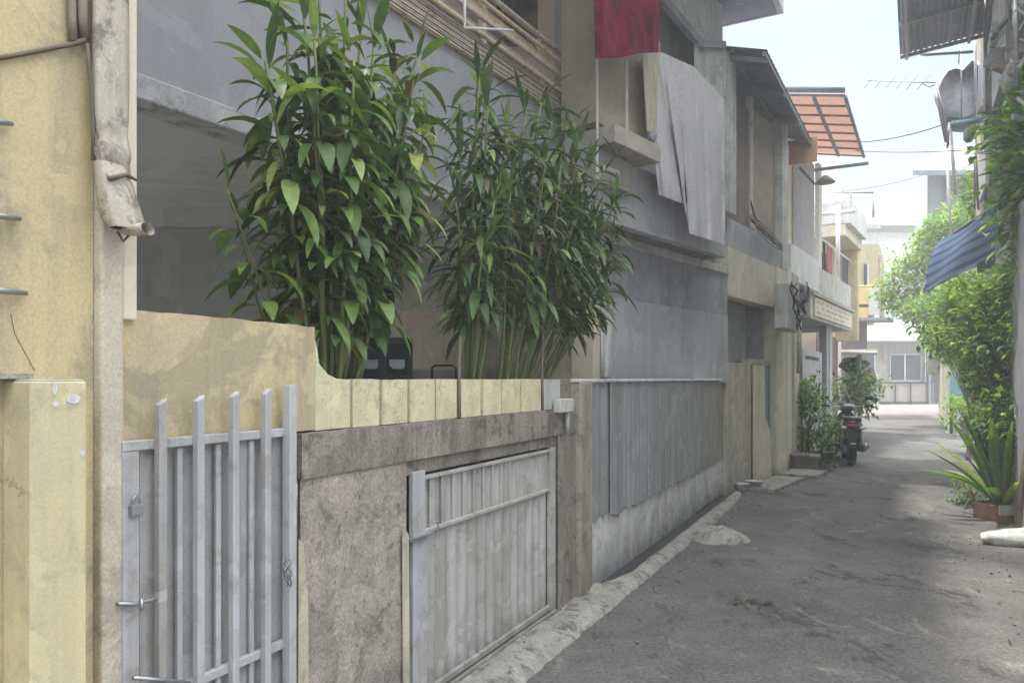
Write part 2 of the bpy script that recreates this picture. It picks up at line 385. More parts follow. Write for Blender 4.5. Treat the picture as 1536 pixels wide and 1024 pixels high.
# vertical reference planes measured from the photograph
W = PL(-2.07,.50)          # boundary walls on the left side of the alley
U = PL(-3.70,.615)         # upper floor of the near yellow house
G = PL(-5.042,.822)         # grey house wall
P2= PL(-4.018,.715)          # yellow neighbour
L2= PL(-2.20,.56)          # houses further down, left side
S3= PL(-3.60,.66)          # overhanging balconies, left side
RH= PL(1.00,.55)           # right side facades
# ------------------------------------------------------------------ setting
def flat(name,mat,pts,z,kind='structure'):
    mb=MB(); mb.prism([V((x,y,z)) for x,y in pts],(0,0,-.3)); return mb.build(name,mat,kind=kind)
flat('ground',M['ground'],[(-90,-60),(120,-60),(120,140),(-90,140)],-.012)
def road_fn(i,j):
    Y=-6+34*j; x0=-2.07+.5*Y+.1; x1=1.1+.56*Y
    if Y>10: x0=-2.3+.56*Y-.1
    X=x0+(x1-x0)*i
    return V((X,Y,.0+.012*NZ.noise(V((X*.8,Y*.8,0)))+.004*NZ.noise(V((X*4,Y*4,2)))))
MB().grid(road_fn,50,300).build('alley_road',M['asphalt'],kind='structure')
def pav_fn(i,j):
    Y=27.8+17.4*j; X=(-3.2+.56*Y)+4.6*i; return V((X,Y,.004))
MB().grid(pav_fn,4,10).build('paving',M['paving'],kind='structure')

def kerb_fn(i,j):
    u=-1.5+(12.3)*j
    prof=[0,.035,.048,.05,.048,.042,.022,-.02]
    wid=.29+.03*NZ.noise(V((u*1.3,0,0)))+.012*NZ.noise(V((u*9,3,0)))
    st=.0 if u<5.9 else .12*min(1,(u-5.9)/.4)
    if u>10: wid-=.06*(u-10)
    o=st+(wid-st)*i
    k=i*7; a=int(min(6,k)); z=prof[a]+(prof[a+1]-prof[a])*(k-a)
    if u<5.9: z=max(z,.035) if i<.3 else z
    z+=.009*NZ.noise(V((u*3,o*6,0)))+.007*NZ.noise(V((u*14,o*16,5)))+.006*NZ.noise(V((u*33,o*36,5)))*(1 if .0<i<1 else 0)
    return W.pt(u,z,o+.004)
MB().grid(kerb_fn,14,420).build('kerb',M['conc_pale'],kind='structure')
mb=MB(); mb.box(W,5.93,10.6,-.05,.006,-.02,.2); mb.build('drain_channel',M['dark'],kind='structure')

# ------------------------------------------------------------------ near yellow house
yh=thing('yellow_house','stained yellow plaster house with open dark carport behind the planter wall','house',W.pt(1.5,0,-.5))
mb=MB(); mb.box(W,-4,W.U(140),0,7,-.22,0); mb.build('wall',M['yellow'],yh)
mb=MB(); mb.box(W,W.U(140)+.002,W.U(176),0,7,-.22,.03); mb.build('corner_column',M['cream_old'],yh,bevel=.008)
mb=MB(); mb.box(W,W.U(176)+.002,W.U(200),1.66,7,-.22,.018); mb.build('corner_trim',M['cream'],yh,bevel=.006)
for (x0,y0,x1,y1) in ((-30,178,18,186),(-30,320,30,328),(-30,432,40,440)):
    mb=MB(); mb.tube([W.at(x0,y0,.02),W.at((x0+x1)/2,(y0+y1)/2,.022),W.at(x1,y1,.012)],[.008,.008,.006],6); mb.build('steel_bracket',M['steel'],yh)
mb=MB(); mb.tube([W.at(-40,94,.008),W.at(30,82,.010),W.at(80,72,.008),W.at(112,66,.02),W.at(128,60,.03)],.006,6)
mb.tube([W.at(131,66,.036),W.at(133,100,.04),W.at(137,140,.036),W.at(140,190,.036),W.at(139,240,.04)],.005,6); mb.build('cable',M['rust'],yh)
mb=MB(); mb.tube([W.at(106,-60,.012),W.at(108,30,.012),W.at(110,62,.014)],.011,8); mb.tube([W.at(122,-60,.018),W.at(124,30,.018),W.at(127,60,.014)],.013,8); mb.build('conduit',M['brownpipe'],yh)
mb=MB(); mb.box(W,W.U(-60),W.U(34),1.5,1.512,-.01,.045); mb.build('ledge',M['conc_pale'],yh)
# hairline crack
mb=MB(); mb.tube([W.at(16,470,.001),W.at(22,500,.001),W.at(38,530,.001),W.at(52,556,.001)],.0006,5); mb.build('crack',M['dark'],yh)
# recess of the carport
mb=MB(); mb.prism([(-6.8,2.3,-.2),(-1.3,2.3,-.2),(.3,5.0,-.2),(-.2,8.9,-.2),(-6.8,8.9,-.2)],(0,0,.23)); mb.build('carport_bounce_floor',M['white'],kind='structure')  # unseen pale floor, added to bounce light into the dark carport
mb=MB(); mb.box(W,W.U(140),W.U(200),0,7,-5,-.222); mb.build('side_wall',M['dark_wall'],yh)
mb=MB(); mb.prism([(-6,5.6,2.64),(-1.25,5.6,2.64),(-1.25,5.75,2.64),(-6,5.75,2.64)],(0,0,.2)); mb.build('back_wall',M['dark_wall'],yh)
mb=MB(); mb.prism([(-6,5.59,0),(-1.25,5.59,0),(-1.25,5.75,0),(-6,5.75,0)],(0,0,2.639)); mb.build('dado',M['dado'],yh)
mb=MB(); mb.prism([(-1.9,2.2,2.80),(-1.72,3.3,2.80),(.86,7.42,2.80),(-.6,9.4,2.80),(-3.4,9.4,2.80),(-3.4,5.3,2.80)],(0,0,.1)); mb.build('ceiling',M['dark_wall'],yh)  # left end cut back so sky light falls into the carport
mb=MB(); mb.box(U,2.4,U.ux(888),2.86,3.86,-.15,0); mb.build('upper_wall',M['grey_up'],yh)
mb=MB(); mb.box(U,2.4,U.ux(888),2.74,2.858,-.16,.025); mb.build('beam',M['beam_pale'],yh,bevel=.01)
mb=MB(); mb.prism([(-2.6,7.9,2.22),(.36,7.9,2.22),(.36,8.0,2.22),(-2.6,8.0,2.22)],(0,0,.579)); mb.build('bulkhead',M['white_dirty'],yh)
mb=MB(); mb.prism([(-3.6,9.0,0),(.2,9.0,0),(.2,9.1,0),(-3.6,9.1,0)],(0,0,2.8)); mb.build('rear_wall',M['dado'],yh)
mb=MB(); mb.prism([(-3.6,8.9,1.2),(-1.9,8.9,1.2),(-1.9,8.98,1.2),(-3.6,8.98,1.2)],(0,0,.9)); mb.build('rear_panel',M['lav_dark'],yh)
mb=MB(); mb.prism([(-7,9.6,0),(-6.9,9.6,0),(-6.9,1.5,0),(-7,1.5,0)],(0,0,7)); mb.build('outer_wall',M['yellow'],yh)
# upper storey
mb=MB(); mb.box(U,2.4,U.ux(905),3.86,3.9,-1.1,-.02); mb.build('balcony_floor',M['conc'],yh)
mb=MB(); mb.box(U,1.0,9.6,3.9,6.7,-1.15,-1.0); mb.build('upper_storey_wall',M['peach'],yh)
mb=MB(); mb.prism([(-5.0,1.6,6.7),(-3.1,1,6.7),(1.0,7.6,6.7),(-1.0,8.8,6.7)],(0,0,.15)); mb.build('roof',M['roof'],yh)  # unseen roof shaped as a strip: leaves a light well, shades the plants

# balcony railing of bamboo and slats
br=thing('balcony_railing','pale bamboo and slatted wooden balcony railing above the leafy plants','railing',U.pt(5,3.86,0))
u0,u1=2.6,U.ux(886,.03)
for k,(z,r,m) in enumerate(((4.42,.022,'slat'),(4.33,.016,'bamboo'),(4.19,.014,'slat'),(4.06,.018,'bamboo'))):
    mb=MB(); mb.tube([U.pt(u0+(u1-u0)*i/8,z+.008*NZ.noise(V((i*1.7,k,0))),.05+.01*k) for i in range(9)],r,8); mb.build('rail',M[m],br)
mb=MB(); mb.box(U,u0,u1,4.235,4.315,.0,.03); mb.build('board',M['bamboo'],br)
mb=MB(); mb.box(U,u0,u1,4.09,4.16,.0,.02); mb.build('board',M['slat'],br)
us=u0
for k in range(9):
    mb=MB(); mb.box(U,u0,u1-.15-.02*(k%3),3.875+k*.019,3.875+k*.019+.010,.03+.006*(k%2),.045+.006*(k%2)); mb.build('slat',M['slat' if k%3 else 'bamboo'],br)
for uu in (3.0,3.9,4.8,5.7,6.6,7.5,u1-.06):
    mb=MB(); mb.box(U,uu,uu+.05,3.87,4.44,-.02,.028 if uu<u1-.1 else .06); mb.build('post',M['bamboo'],br)
mb=MB(); mb.prism([U.at(848,100,.03),U.at(887,132,.03),U.at(887,178,.03),U.at(862,150,.03)],U.nor()*.03); mb.build('end_block',M['yellow_clean'],br)
# white pipe frame
mb=MB(); mb.tube([U.at(697,-60,.25),U.at(697,42,.25),U.at(697,42,.25)+V((.0,0,0)),U.at(770,46,.25)],.009,8)
mb.build('bent_pipe',M['whitep'],label='thin white pipe frame sticking out over the slatted balcony railing',cat='pipe')
def drape(name,mat,top,bot,pl,off,folds,amp,nu=40,nv=30,seed=1,solid=.004,**k):
    def ev(c,t):
        n=len(c)-1; x=t*n; i=int(min(n-1,x)); f=x-i
        return (c[i][0]+(c[i+1][0]-c[i][0])*f, c[i][1]+(c[i+1][1]-c[i][1])*f)
    def fn(a,b):
        p=ev(top,a); q=ev(bot,a)
        x=p[0]+(q[0]-p[0])*b; y=p[1]+(q[1]-p[1])*b
        o=off+amp*(math.sin(folds*math.pi*2*(a+.06*math.sin(b*3+seed)))*(.35+.65*b)+1.2*NZ.noise(V((a*3,b*2,seed)))+.35*math.sin(folds*math.pi*5.3*a+b*2.5*math.sin(a*5)+seed)*(.3+.7*b)+.5*NZ.noise(V((a*9,b*5,seed))))
        return pl.at(x,y,o)
    return MB().grid(fn,nu,nv).build(name,mat,solid=solid,**k)
drape('hanging_cloth',M['navy'],[(742,-60),(812,-60)],[(745,14),(780,20),(812,10)],U,-.55,2,.02,label='dark navy garment hanging in shade beside the tan door, left of the smaller dark cloth',cat='laundry')
drape('hanging_cloth',M['navy'],[(841,-60),(879,-60)],[(843,37),(860,38),(878,34)],U,-.55,2,.015,label='short dark square cloth hanging just left of the red patterned cloth',cat='laundry')

# crumpled drainpipe
dp=thing('drainpipe','crushed cream drainpipe ending in an open bent spout on the house corner','pipe',W.at(180,350,.08))
def squash(pts,wid,dep,n=14,pl=W,seed=0):
    vs=[];fs=[]
    for i,(x,y,w,d,o) in enumerate(pts):
        c=pl.at(x,y,o)
        for k in range(n):
            t=2*math.pi*k/n; cx=math.copysign(abs(math.cos(t))**.5,math.cos(t)); cy=math.copysign(abs(math.sin(t))**.6,math.sin(t))
            cr=1+.16*NZ.noise(V((i*.9,k*.7,seed)))
            vs.append(c+pl.dir()*cx*w*cr+pl.nor()*cy*d*cr)
    for i in range(len(pts)-1):
        for k in range(n):
            k2=(k+1)%n; fs.append((i*n+k,i*n+k2,(i+1)*n+k2,(i+1)*n+k))
    return MB().add(vs,fs,True)
squash([(166,-90,.046,.012,.035),(166,20,.046,.012,.035),(166,110,.046,.012,.035),(166,170,.045,.012,.037),(167,200,.042,.018,.04),(170,215,.036,.014,.037),(168,228,.046,.028,.052),(168,243,.040,.018,.05),(172,262,.046,.014,.055)],0,0,seed=2).build('pipe',M['pvc'],dp,solid=.004)
squash([(163,246,.034,.016,.06),(172,275,.046,.024,.065),(178,305,.048,.026,.072),(184,330,.050,.028,.08),(192,344,.044,.020,.095)],0,0,seed=5).build('elbow',M['pvc'],dp,solid=.004)
vs=MB()
c0=W.at(196,346,.10); d1=(W.dir()*.3+W.nor()*.9+V((0,0,.12))).normalized()
vs.lathe(c0-d1*.02,[(.015,0),(.022,.02),(.024,.04),(.028,.07),(.025,.068),(.018,.04),(.014,.01)],16,d1); vs.v=[(p[0],p[1],c0.z+(p[2]-c0.z)*.62+(.35*(((p[0]-c0.x)**2+(p[1]-c0.y)**2)**.5) if False else 0)) for p in vs.v]; vs.build('spout',M['pvc'],dp)
mb=MB(); mb.tube([W.at(150,262,.05),W.at(165,268,.095),W.at(190,262,.1),W.at(204,270,.06)],[.005,.007,.006,.004],6); mb.build('strap',M['rust'],dp); mb=MB(); mb.tube([W.at(176,347,.08),W.at(185,362,.085),W.at(196,350,.09)],.004,6); mb.build('strap',M['rust'],dp)

# gate pillar in front of the wall
gp=thing('gate_pillar','square yellow painted gate pillar with scuffed top at the left edge','pillar',W.pt(2,0,.05))
ua,ub=W.ux(45,.107),W.ux(130,.107)
mb=MB(); mb.box(W,ua,ub,0,1.494,.0,.107); mb.build('shaft',M['yellow_clean'],gp,bevel=.004)
mb=MB(); mb.box(W,ua+.004,ub-.004,1.494,1.4985,.001,.103); mb.build('cap',M['white_dirty'],gp,bevel=.002)
mb=MB()
for (x,y,rx,rz) in ((82,582,.013,.016),(110,598,.035,.012),(84,606,.016,.006),(124,680,.012,.008)):
    c=W.at(x,y,.1075); pts=[c+W.dir()*rx*.5*math.cos(t*.7)*(1+.35*NZ.noise(V((t,x,0))))+V((0,0,rz*math.sin(t*.7)*(1+.3*NZ.noise(V((t,y,1)))))) for t in range(9)]
    mb.prism(pts,W.nor()*.0008)
mb.build('paint_patch',M['lav_pale'],gp)

# ------------------------------------------------------------------ boundary wall with planter
bw=thing('boundary_wall','low yellow and bare concrete boundary wall with a planter on top','wall',W.pt(3.6,0,-.1))
ZB,ZT=1.31,1.497
def wavy_top(name,mat,ua,ub,z0,zf,o0,o1,n=24,amp=.006):
    top=[]; 
    mb=MB(); us=[ua+(ub-ua)*i/n for i in range(n+1)]
    vs=[]
    for u in us:
        z=zf(u)+amp*NZ.noise(V((u*11,z0,0)))
        vs+= [W.pt(u,z0,o0),W.pt(u,z0,o1),W.pt(u,z,o1),W.pt(u,z,o0)]
    fs=[]
    for i in range(n):
        a=i*4
        for k in range(4): fs.append((a+k,a+4+k,a+4+(k+1)%4,a+(k+1)%4))
    fs+= [(0,1,2,3),(n*4+3,n*4+2,n*4+1,n*4)]
    mb.add(vs,fs); return mb.build(name,mat,bw)
wavy_top('tall_panel',M['yellow'],W.U(177),W.U(472),ZB+.004,lambda u:1.69-.0*(u),-.14,.0)
# stepped shoulder
a=W.U(472)+.004; b_=W.U(527)-.004
mb=MB(); mb.prism([W.pt(a,ZB,0),W.pt(b_,ZB,0),W.pt(b_,ZT,0),W.pt(W.U(506),ZT+.003,0),W.pt(W.U(492),1.518,0),W.pt(W.U(479),1.556,0),W.pt(W.U(477),1.60,0),W.pt(a,1.645,0)],W.nor()*-.1); mb.build('shoulder_panel',M['yellow_panel'],bw,bevel=.003)
xs=[527,571,612,652,687,722,752,781,812,840]
for i in range(len(xs)-1):
    g=.013 if xs[i+1] in (687,722,812) or xs[i] in (687,722,812) else .009
    wavy_top('panel',M['yellow_panel' if i<8 else 'white_dirty'],W.U(xs[i])+g,W.U(xs[i+1])-g,ZB,lambda u:ZT,-.09,.003*((i*7)%3),6,.004)
mb=MB(); mb.box(W,W.U(472),W.U(838),ZB,ZT-.03,-.14,-.07); mb.build('backing',M['dark'],bw)
wavy_top('beam',M['conc_dark'],W.U(446),W.U(862),1.145,lambda u:ZB-.003,-.14,.022,60,.006)
mb=MB(); mb.box(W,W.U(177),W.U(446)-.002,0,ZB,-.14,-.06); mb.build('inner_panel',M['conc_dark'],bw)
def rough(name,mat,ua,ub,z0,z1,off,amp=.012,nu=60,nv=60,th=.12):
    mb=MB()
    def fn(a,c):
        u=ua+(ub-ua)*a; z=z0+(z1-z0)*c
        e=1 if (0<a<1 and 0<c<1) else 0
        return W.pt(u,z,off+e*(amp*NZ.noise(V((u*5,z*5,off)))+amp*.4*NZ.noise(V((u*22,z*22,off)))))
    mb.grid(fn,nu,nv)
    mb.box(W,ua,ub,z0,z1,off-th,off-.006-amp)
    return mb.build(name,mat,bw)
rough('lower_wall',M['conc'],W.U(446),W.U(606),0,1.143,.012,.010)
rough('lower_wall',M['conc_dark'],W.U(833),W.U(866),0,1.143,.016,.006,20,60)
mb=MB(); mb.box(W,W.U(606)+.002,W.U(833)-.002,1.075,1.143,-.12,-.002); mb.build('lintel',M['conc_dark'],bw,bevel=.006)
mb=MB(); mb.box(W,W.U(606)+.002,W.U(833)-.002,0,1.074,-.2,-.13); mb.build('recess_back',M['conc_dark'],bw)
mb=MB(); mb.box(W,W.U(606)+.002,W.U(833)-.002,0,.05,-.12,.02); mb.build('threshold',M['conc'],bw,bevel=.01)
mb=MB(); mb.prism([W.at(446,1100,.019),W.at(462,1100,.019),W.at(461,900,.019),W.at(454,815,.019),W.at(447,808,.019)],W.nor()*.004); mb.build('render_patch',M['cream_old'],bw)
mb=MB(); mb.prism([W.at(604,1060,.022),W.at(614,1060,.022),W.at(612,800,.022),W.at(603,790,.022)],W.nor()*.004); mb.build('render_patch',M['cream_old'],bw)
mb=MB(); mb.box(W,W.U(840)+.01,W.U(866),1.145,1.5,-.14,-.02); mb.build('end_pier',M['conc_dark'],bw,bevel=.005)
mb=MB(); mb.box(W,W.U(205),W.U(838),1.36,1.44,-.52,-.14); mb.build('soil',M['soil'],bw)
mb=MB(); mb.box(W,W.U(205),W.U(838),0,1.46,-.62,-.521); mb.build('planter_back',M['conc_dark'],bw)
# meter box and pipe
mb2=thing('junction_box','small white wall box with a short pipe beside the corrugated fence','box',W.at(848,650,.05))
mb=MB(); mb.box(W,W.ux(839,.06),W.ux(859,.06),W.at(848,618,.06).z,W.at(848,598,.06).z,.02,.07); mb.build('case',M['white_dirty'],mb2,bevel=.004)
mb=MB(); mb.tube([W.at(851,618,.045),W.at(851,650,.045)],.014,10); mb.build('pipe',M['gate'],mb2)
# thin rods at the planter front, the left one standing in for a plant trunk
for x,t in ((687,505),(812,455)):
    mb=MB(); mb.tube([W.pt(W.U(x),1.2,.012),W.pt(W.U(x),ZT,.006),W.at(x+2,(570+t)/2,-.05),W.at(x+3,t,-.12)],.008,6)
    mb.build('iron_rod',M['rust'],label='rusty iron rod fixed to the planter front '+('standing in for a dark trunk among the tall central canes' if x<700 else 'near its white end panel'),cat='rod')

# ------------------------------------------------------------------ tall grey gate
tg=thing('metal_gate','tall pale grey steel gate with pointed bars and a bolt, beside the yellow pillar','gate',W.pt(W.U(310),0,.03))
mb=MB(); mb.sheet(W,W.U(206),W.U(428),.06,1.315,.006,.19,.006,trap=True); mb.build('sheet',M['gate_sheet'],tg,solid=.003)
def gbar(px,w,z0,z1,o,d=.022,name='bar',tip=True):
    u=W.ux(px,o+d/2); mb=MB()
    P=[W.pt(u-w/2,z0,o),W.pt(u+w/2,z0,o),W.pt(u+w/2,z0,o+d),W.pt(u-w/2,z0,o+d)]
    lean=.004*NZ.noise(V((px*.1,0,0)))
    Q=[W.pt(u-w/2+lean,z1+(.0 if not tip else -.018),o),W.pt(u+w/2+lean,z1,o),W.pt(u+w/2+lean,z1,o+d),W.pt(u-w/2+lean,z1-(0 if not tip else .018),o+d)]
    mb.hexa(P+Q); return mb.build(name,M['gate'],tg,bevel=.002)
gbar(193,.050,.04,1.31,.014,.020,'stile',False)
gbar(221,.052,.04,1.312,.010,.006,'flat_strip',False)
for px,z in ((241,1.445),(298,1.452),(351,1.462),(399,1.468)): gbar(px,.026,.05,z,.036)
for px in (268,326,376): gbar(px,.018,.07,1.30,.016,.012,'thin_bar',False)
gbar(434,.034,.02,1.478,.03,.034,'post',False)
for z in (1.318,.60,.10):
    mb=MB(); mb.box(W,W.ux(182,.03),W.ux(438,.03),z-.014,z+.014,.014,.0365); mb.build('rail',M['gate'],tg,bevel=.003)
mb=MB(); mb.tube([W.at(176,905,.04),W.at(200,906,.045),W.at(225,900,.045),W.at(246,893,.04)],.006,8); mb.tube([W.at(212,897,.05),W.at(213,915,.06)],.005,6); mb.build('bolt',M['steel'],tg)
pk=MB(); c=W.at(207,764,.05); u=W.ux(207,.05)
pk.box(W,u-.018,u+.018,c.z-.016,c.z+.014,.034,.052); pkn=pk.build('padlock',M['steel'],tg,bevel=.003)
sh=MB(); sh.tube([W.pt(u-.011,c.z+.012,.043),W.pt(u-.011,c.z+.03,.043),W.pt(u,c.z+.038,.043),W.pt(u+.011,c.z+.03,.043),W.pt(u+.011,c.z+.012,.043)],.003,6); sh.build('shackle',M['steel'],pkn)
mb=MB()
for k in range(5):
    pts=[W.at(434+R.uniform(-10,8),850+i*9+R.uniform(-6,6)-10,.07+R.uniform(0,.01)) for i in range(5)]
    mb.tube(pts,.0012,4)
mb.build('binding_wire',M['rust'],tg)
for z in (1.1,.35):
    mb=MB(); mb.tube([W.pt(W.ux(443,.05),z-.04,.045),W.pt(W.ux(443,.05),z+.04,.045)],.011,10); mb.build('hinge',M['gate'],tg)
mb=MB(); mb.tube([W.at(200,1016,.06),W.at(250,1020,.065),W.at(285,1024,.06)],.006,6); mb.build('lower_bolt',M['steel'],tg)

# ------------------------------------------------------------------ low ribbed gate
lg=thing('low_gate','low whitish ribbed steel gate set into the bare concrete wall','gate',W.pt(W.U(720),0,0))
mb=MB(); mb.sheet(W,W.U(636),W.U(826),.06,1.05,-.022,.098,.0075,trap=True); mb.build('ribbed_sheet',M['low_gate'],lg,solid=.003)
nb=14
for k in range(nb):
    uu=W.U(640)+(W.U(826)-W.U(640))*(k+.5)/nb
    mb=MB(); mb.box(W,uu-.012,uu+.012,.82,1.045,-.013,-.007); mb.build('slat',M['low_gate'],lg)
for z0,z1 in ((1.045,1.062),(.80,.818),(.06,.09)):
    mb=MB(); mb.box(W,W.U(636),W.U(828),z0,z1,-.018,.004); mb.build('rail',M['low_gate'],lg,bevel=.002)
mb=MB(); mb.box(W,W.U(825),W.U(832),.05,1.072,-.02,.006); mb.build('stile',M['low_gate'],lg,bevel=.002)
mb=MB(); mb.box(W,W.U(616),W.U(634),.80,1.09,-.01,.014); mb.box(W,W.U(616),W.U(637),.02,.796,-.01,.014); mb.build('post',M['gate'],lg,bevel=.002)
mb=MB(); mb.box(W,W.U(606),W.U(640),.797,.806,-.01,.035); mb.build('hinge_plate',M['steel'],lg)
mb=MB(); c=W.at(655,800,0); mb.tube([W.at(648,782,.01),W.at(657,782,.02),W.at(657,815,.02),W.at(650,818,.01)],.004,6); mb.build('latch',M['steel'],lg)

# ------------------------------------------------------------------ clutter under the carport roof
wf=thing('window_frame','blue-black two-pane frame with painted pale reflections, seen through the gap above the planter','window frame',V((-1.05,5.9,1.3)))
mb=MB()
YY=5.9
def rect(x0,y0,x1,y1,Y,th=.04,d=.0):
    p=[at(x0,y1,Y),at(x1,y1,Y),at(x1,y0,Y),at(x0,y0,Y)]
    return p
for (x0,y0,x1,y1) in ((535,512,541,590),(568,508,578,590),(612,508,618,590),(536,506,616,513),(536,562,616,566)):
    mb.prism(rect(x0,y0,x1,y1,YY),(0,.05,0))
mb.build('frame',M['blueframe'],wf)
mb=MB(); mb.prism(rect(541,513,568,590,YY+.03),(0,.01,0)); mb.prism(rect(578,513,612,590,YY+.03),(0,.01,0)); mb.build('glass',M['glass_dark'],wf)
for x0,x1 in ((543,567),(584,607)):
    mb=MB(); mb.prism([at(x0,539,YY+.02),at(x1,539,YY+.02),at(x1,551,YY+.02),at(x1-4,553,YY+.02),at(x0+6,553,YY+.02),at(x0,548,YY+.02)],(0,.006,0)); mb.build('pale_panel',M['pane_reflection'],wf)  # pale shapes painted in as white reflections on the panes
mb=MB(); mb.prism(rect(500,507,535,511,5.6),(0,.1,0)); mb.prism(rect(522,511,530,590,5.6),(0,.06,0)); mb.build('shelf_rack',M['tan'],label='pale narrow shelf with one leg left of the blue-black window frame',cat='shelf')
mb=MB(); mb.tube([at(648,590,6.6),at(648,551,6.6),at(652,548,6.6),at(678,548,6.6),at(684,552,6.6),at(684,590,6.6)],.011,8); mb.build('tube_handle',M['black'],label='bent black tube frame low behind the planter, right of the window frame',cat='tube frame')
mb=MB(); mb.bx((-.72,7.7,1.05),(.9,.5,1.1)); mb.build('cabinet',M['lav_dark'],label='grey cabinet in the carport shade behind the bent black tube frame',cat='cabinet',bevel=.01)
mb=MB(); mb.bx((-1.0,7.0,.85),(.6,.4,1.3)); mb.build('crate',M['taupe'],label='taupe box standing in the carport just right of the two-pane frame',cat='box',bevel=.01)

# ------------------------------------------------------------------ corrugated fence of the grey house
cf=thing('corrugated_fence','corrugated zinc fence on a pale rendered base, between two pillars','fence',W.pt(8,0,0))
ua,ub=W.ux(871,.05),W.ux(889,.05)
mb=MB(); mb.box(W,ua,ub,0,1.475,-.12,.05); mb.build('pillar',M['conc_ochre'],cf,bevel=.008)
mb=MB(); mb.box(W,ua-.01,W.U(1098),1.476,1.50,-.14,.045)
mb.build('coping',M['lav_pale'],cf,bevel=.006)
mb=MB(); mb.sheet(W,ub+.003,W.U(912),.50,1.475,.020,.17,.012,.03,trap=True); mb.sheet(W,W.U(910),W.U(1046),.465,1.475,.026,.115,.0115,.04); mb.build('zinc_sheet',M['zinc'],cf,solid=.0015)
mb=MB(); mb.sheet(W,W.U(1045),W.U(1098),.47,1.475,.024,.12,.006,.02); mb.build('brown_sheet',M['zinc_brown'],cf,solid=.0015)
mb=MB(); mb.box(W,ub+.001,W.U(1043),.0,.56,-.1,.005); mb.build('base_wall',M['lav_pale'],cf)
mb=MB(); mb.box(W,W.U(1044),W.U(1071),.02,.52,-.1,.012); mb.build('base_panel',M['lav_pale'],cf,bevel=.003)
mb=MB(); mb.box(W,W.U(1073),W.U(1098),.02,.52,-.1,.014); mb.build('base_panel',M['lav_pale'],cf,bevel=.003)
mb=MB(); mb.box(W,ub,W.U(1098),0,1.47,-.16,-.101); mb.build('frame_wall',M['conc_dark'],cf)
mb=MB(); mb.tube([W.pt(W.U(1101),0,.02),W.pt(W.U(1101),.56,.02)],.016,8); mb.build('end_pipe',M['steel'],cf)

def lump(name,mat,c,rx,ry,h,label,cat,seed,rz=0,**k):
    def fn(a,b):
        t=a*2*math.pi; rr=b*(1+.28*NZ.noise(V((math.cos(t)*1.5,math.sin(t)*1.5,seed))))
        x=math.cos(t)*rx*rr; y=math.sin(t)*ry*rr
        z=h*max(0,1-b**2.2)+.35*h*NZ.noise(V((x*9,y*9,seed)))+.18*h*NZ.noise(V((x*25,y*25,seed)))
        z=max(z,0) if b<1 else -.015
        return V((c[0]+x*math.cos(rz)-y*math.sin(rz),c[1]+x*math.sin(rz)+y*math.cos(rz),z+c[2]))
    return MB().grid(fn,48,24).build(name,mat,label=label,cat=cat,**k)
lump('concrete_spill',M['conc_pale'],(1.93,6.98,.015),.33,.26,.085,'pale crumpled lump of set concrete spilling off the kerb','rubble',3,-1.0)
lump('rubble',M['conc_pale'],(.60,5.2,.0),.09,.16,.06,'small broken concrete rubble at the foot of the ochre pillar','rubble',8,-.4)
MB().blob((4.78,6.72,.045),(.50,.16,.105),5,.11,2.2,32,18).build('white_stone',M['white_dirty'],label='smooth white painted stone lying at the right edge of the alley',cat='stone')
bowl=lambda x,y,Y,r,lab:(MB().lathe((at(x,y,Y).x,Y,.03),[(r*.5,0),(r*.8,.03),(r,.09),(r*1.06,.095),(r*.93,.088),(r*.72,.035),(0,.02)],18).build('basin',M['white_dirty'],label=lab,cat='basin'))
bowl(1112,735,9.75,.10,'smaller white basin by the end of the corrugated fence'); bowl(1131,735,10.0,.12,'larger pale basin on the kerb before the yellow neighbour house')
mb=MB()
for k in range(26):
    a=R.uniform(0,6.28); r=R.uniform(0,.1)
    mb.leaf(V((1.60+r*math.cos(a)*1.1,4.93+r*math.sin(a)*.8,.012+R.uniform(0,.02))),V((math.cos(a+R.uniform(-1,1)),math.sin(a),R.uniform(.0,.5))),R.uniform(.05,.1),R.uniform(.012,.03),.9,nseg=4)
mb.build('dry_leaves',M['dry'],label='little tuft of dark dry leaves lying in the middle of the asphalt',cat='leaf litter')

# ------------------------------------------------------------------ grey house
gh=thing('grey_house','lavender grey house with flat painted wall and covered upper balcony','house',G.pt(11.5,0,-.5))
g0=G.ux(906); g1=G.ux(1091)
mb=MB(); mb.box(G,g0,g1,1.45,2.31,-.2,.008); mb.build('wall',M['lav'],gh,bevel=.004)
mb=MB(); mb.box(G,g0,g1,2.311,2.835,-.2,0); mb.build('upper_band',M['lav_dark'],gh)
mb=MB(); mb.box(G,g0-.3,g1,2.836,2.93,-.2,.03); mb.build('cornice',M['white_dirty'],gh,bevel=.008)
mb=MB(); mb.box(G,G.ux(889),g0-.001,0,2.835,-.25,.01); mb.build('corner_pillar',M['cream'],gh,bevel=.01)
us_=G.ux(889)+.02
mb=MB(); mb.box(G,us_,us_+.2,0,3.9,-3.2,-.251); mb.build('side_wall',M['taupe'],gh)
mb=MB(); mb.box(G,us_,us_+.2,3.901,6.2,-3.2,-.251); mb.build('upper_side_wall',M['peach'],gh)
p_=G.pt(us_,0,-.25); PS=PL(p_.x+p_.y/.822,-1/.822)
def onside(name,m,x0,y0,x1,y1,o=-.012):
    mb=MB(); mb.prism([PS.at(x0,y1,o),PS.at(x1,y1,o),PS.at(x1,y0,o),PS.at(x0,y0,o)],PS.nor()*.01); mb.build(name,M[m],gh)
onside('grey_panel','lav',853,28,886,128); onside('brown_doorway','brown_wood',748,-60,806,70)
onside('pale_strip','yellow_clean',880,-60,887,27)
mb=MB(); mb.box(G,g1-.2,g1,0,6.2,-3.2,-.201); mb.build('far_side_wall',M['taupe'],gh)
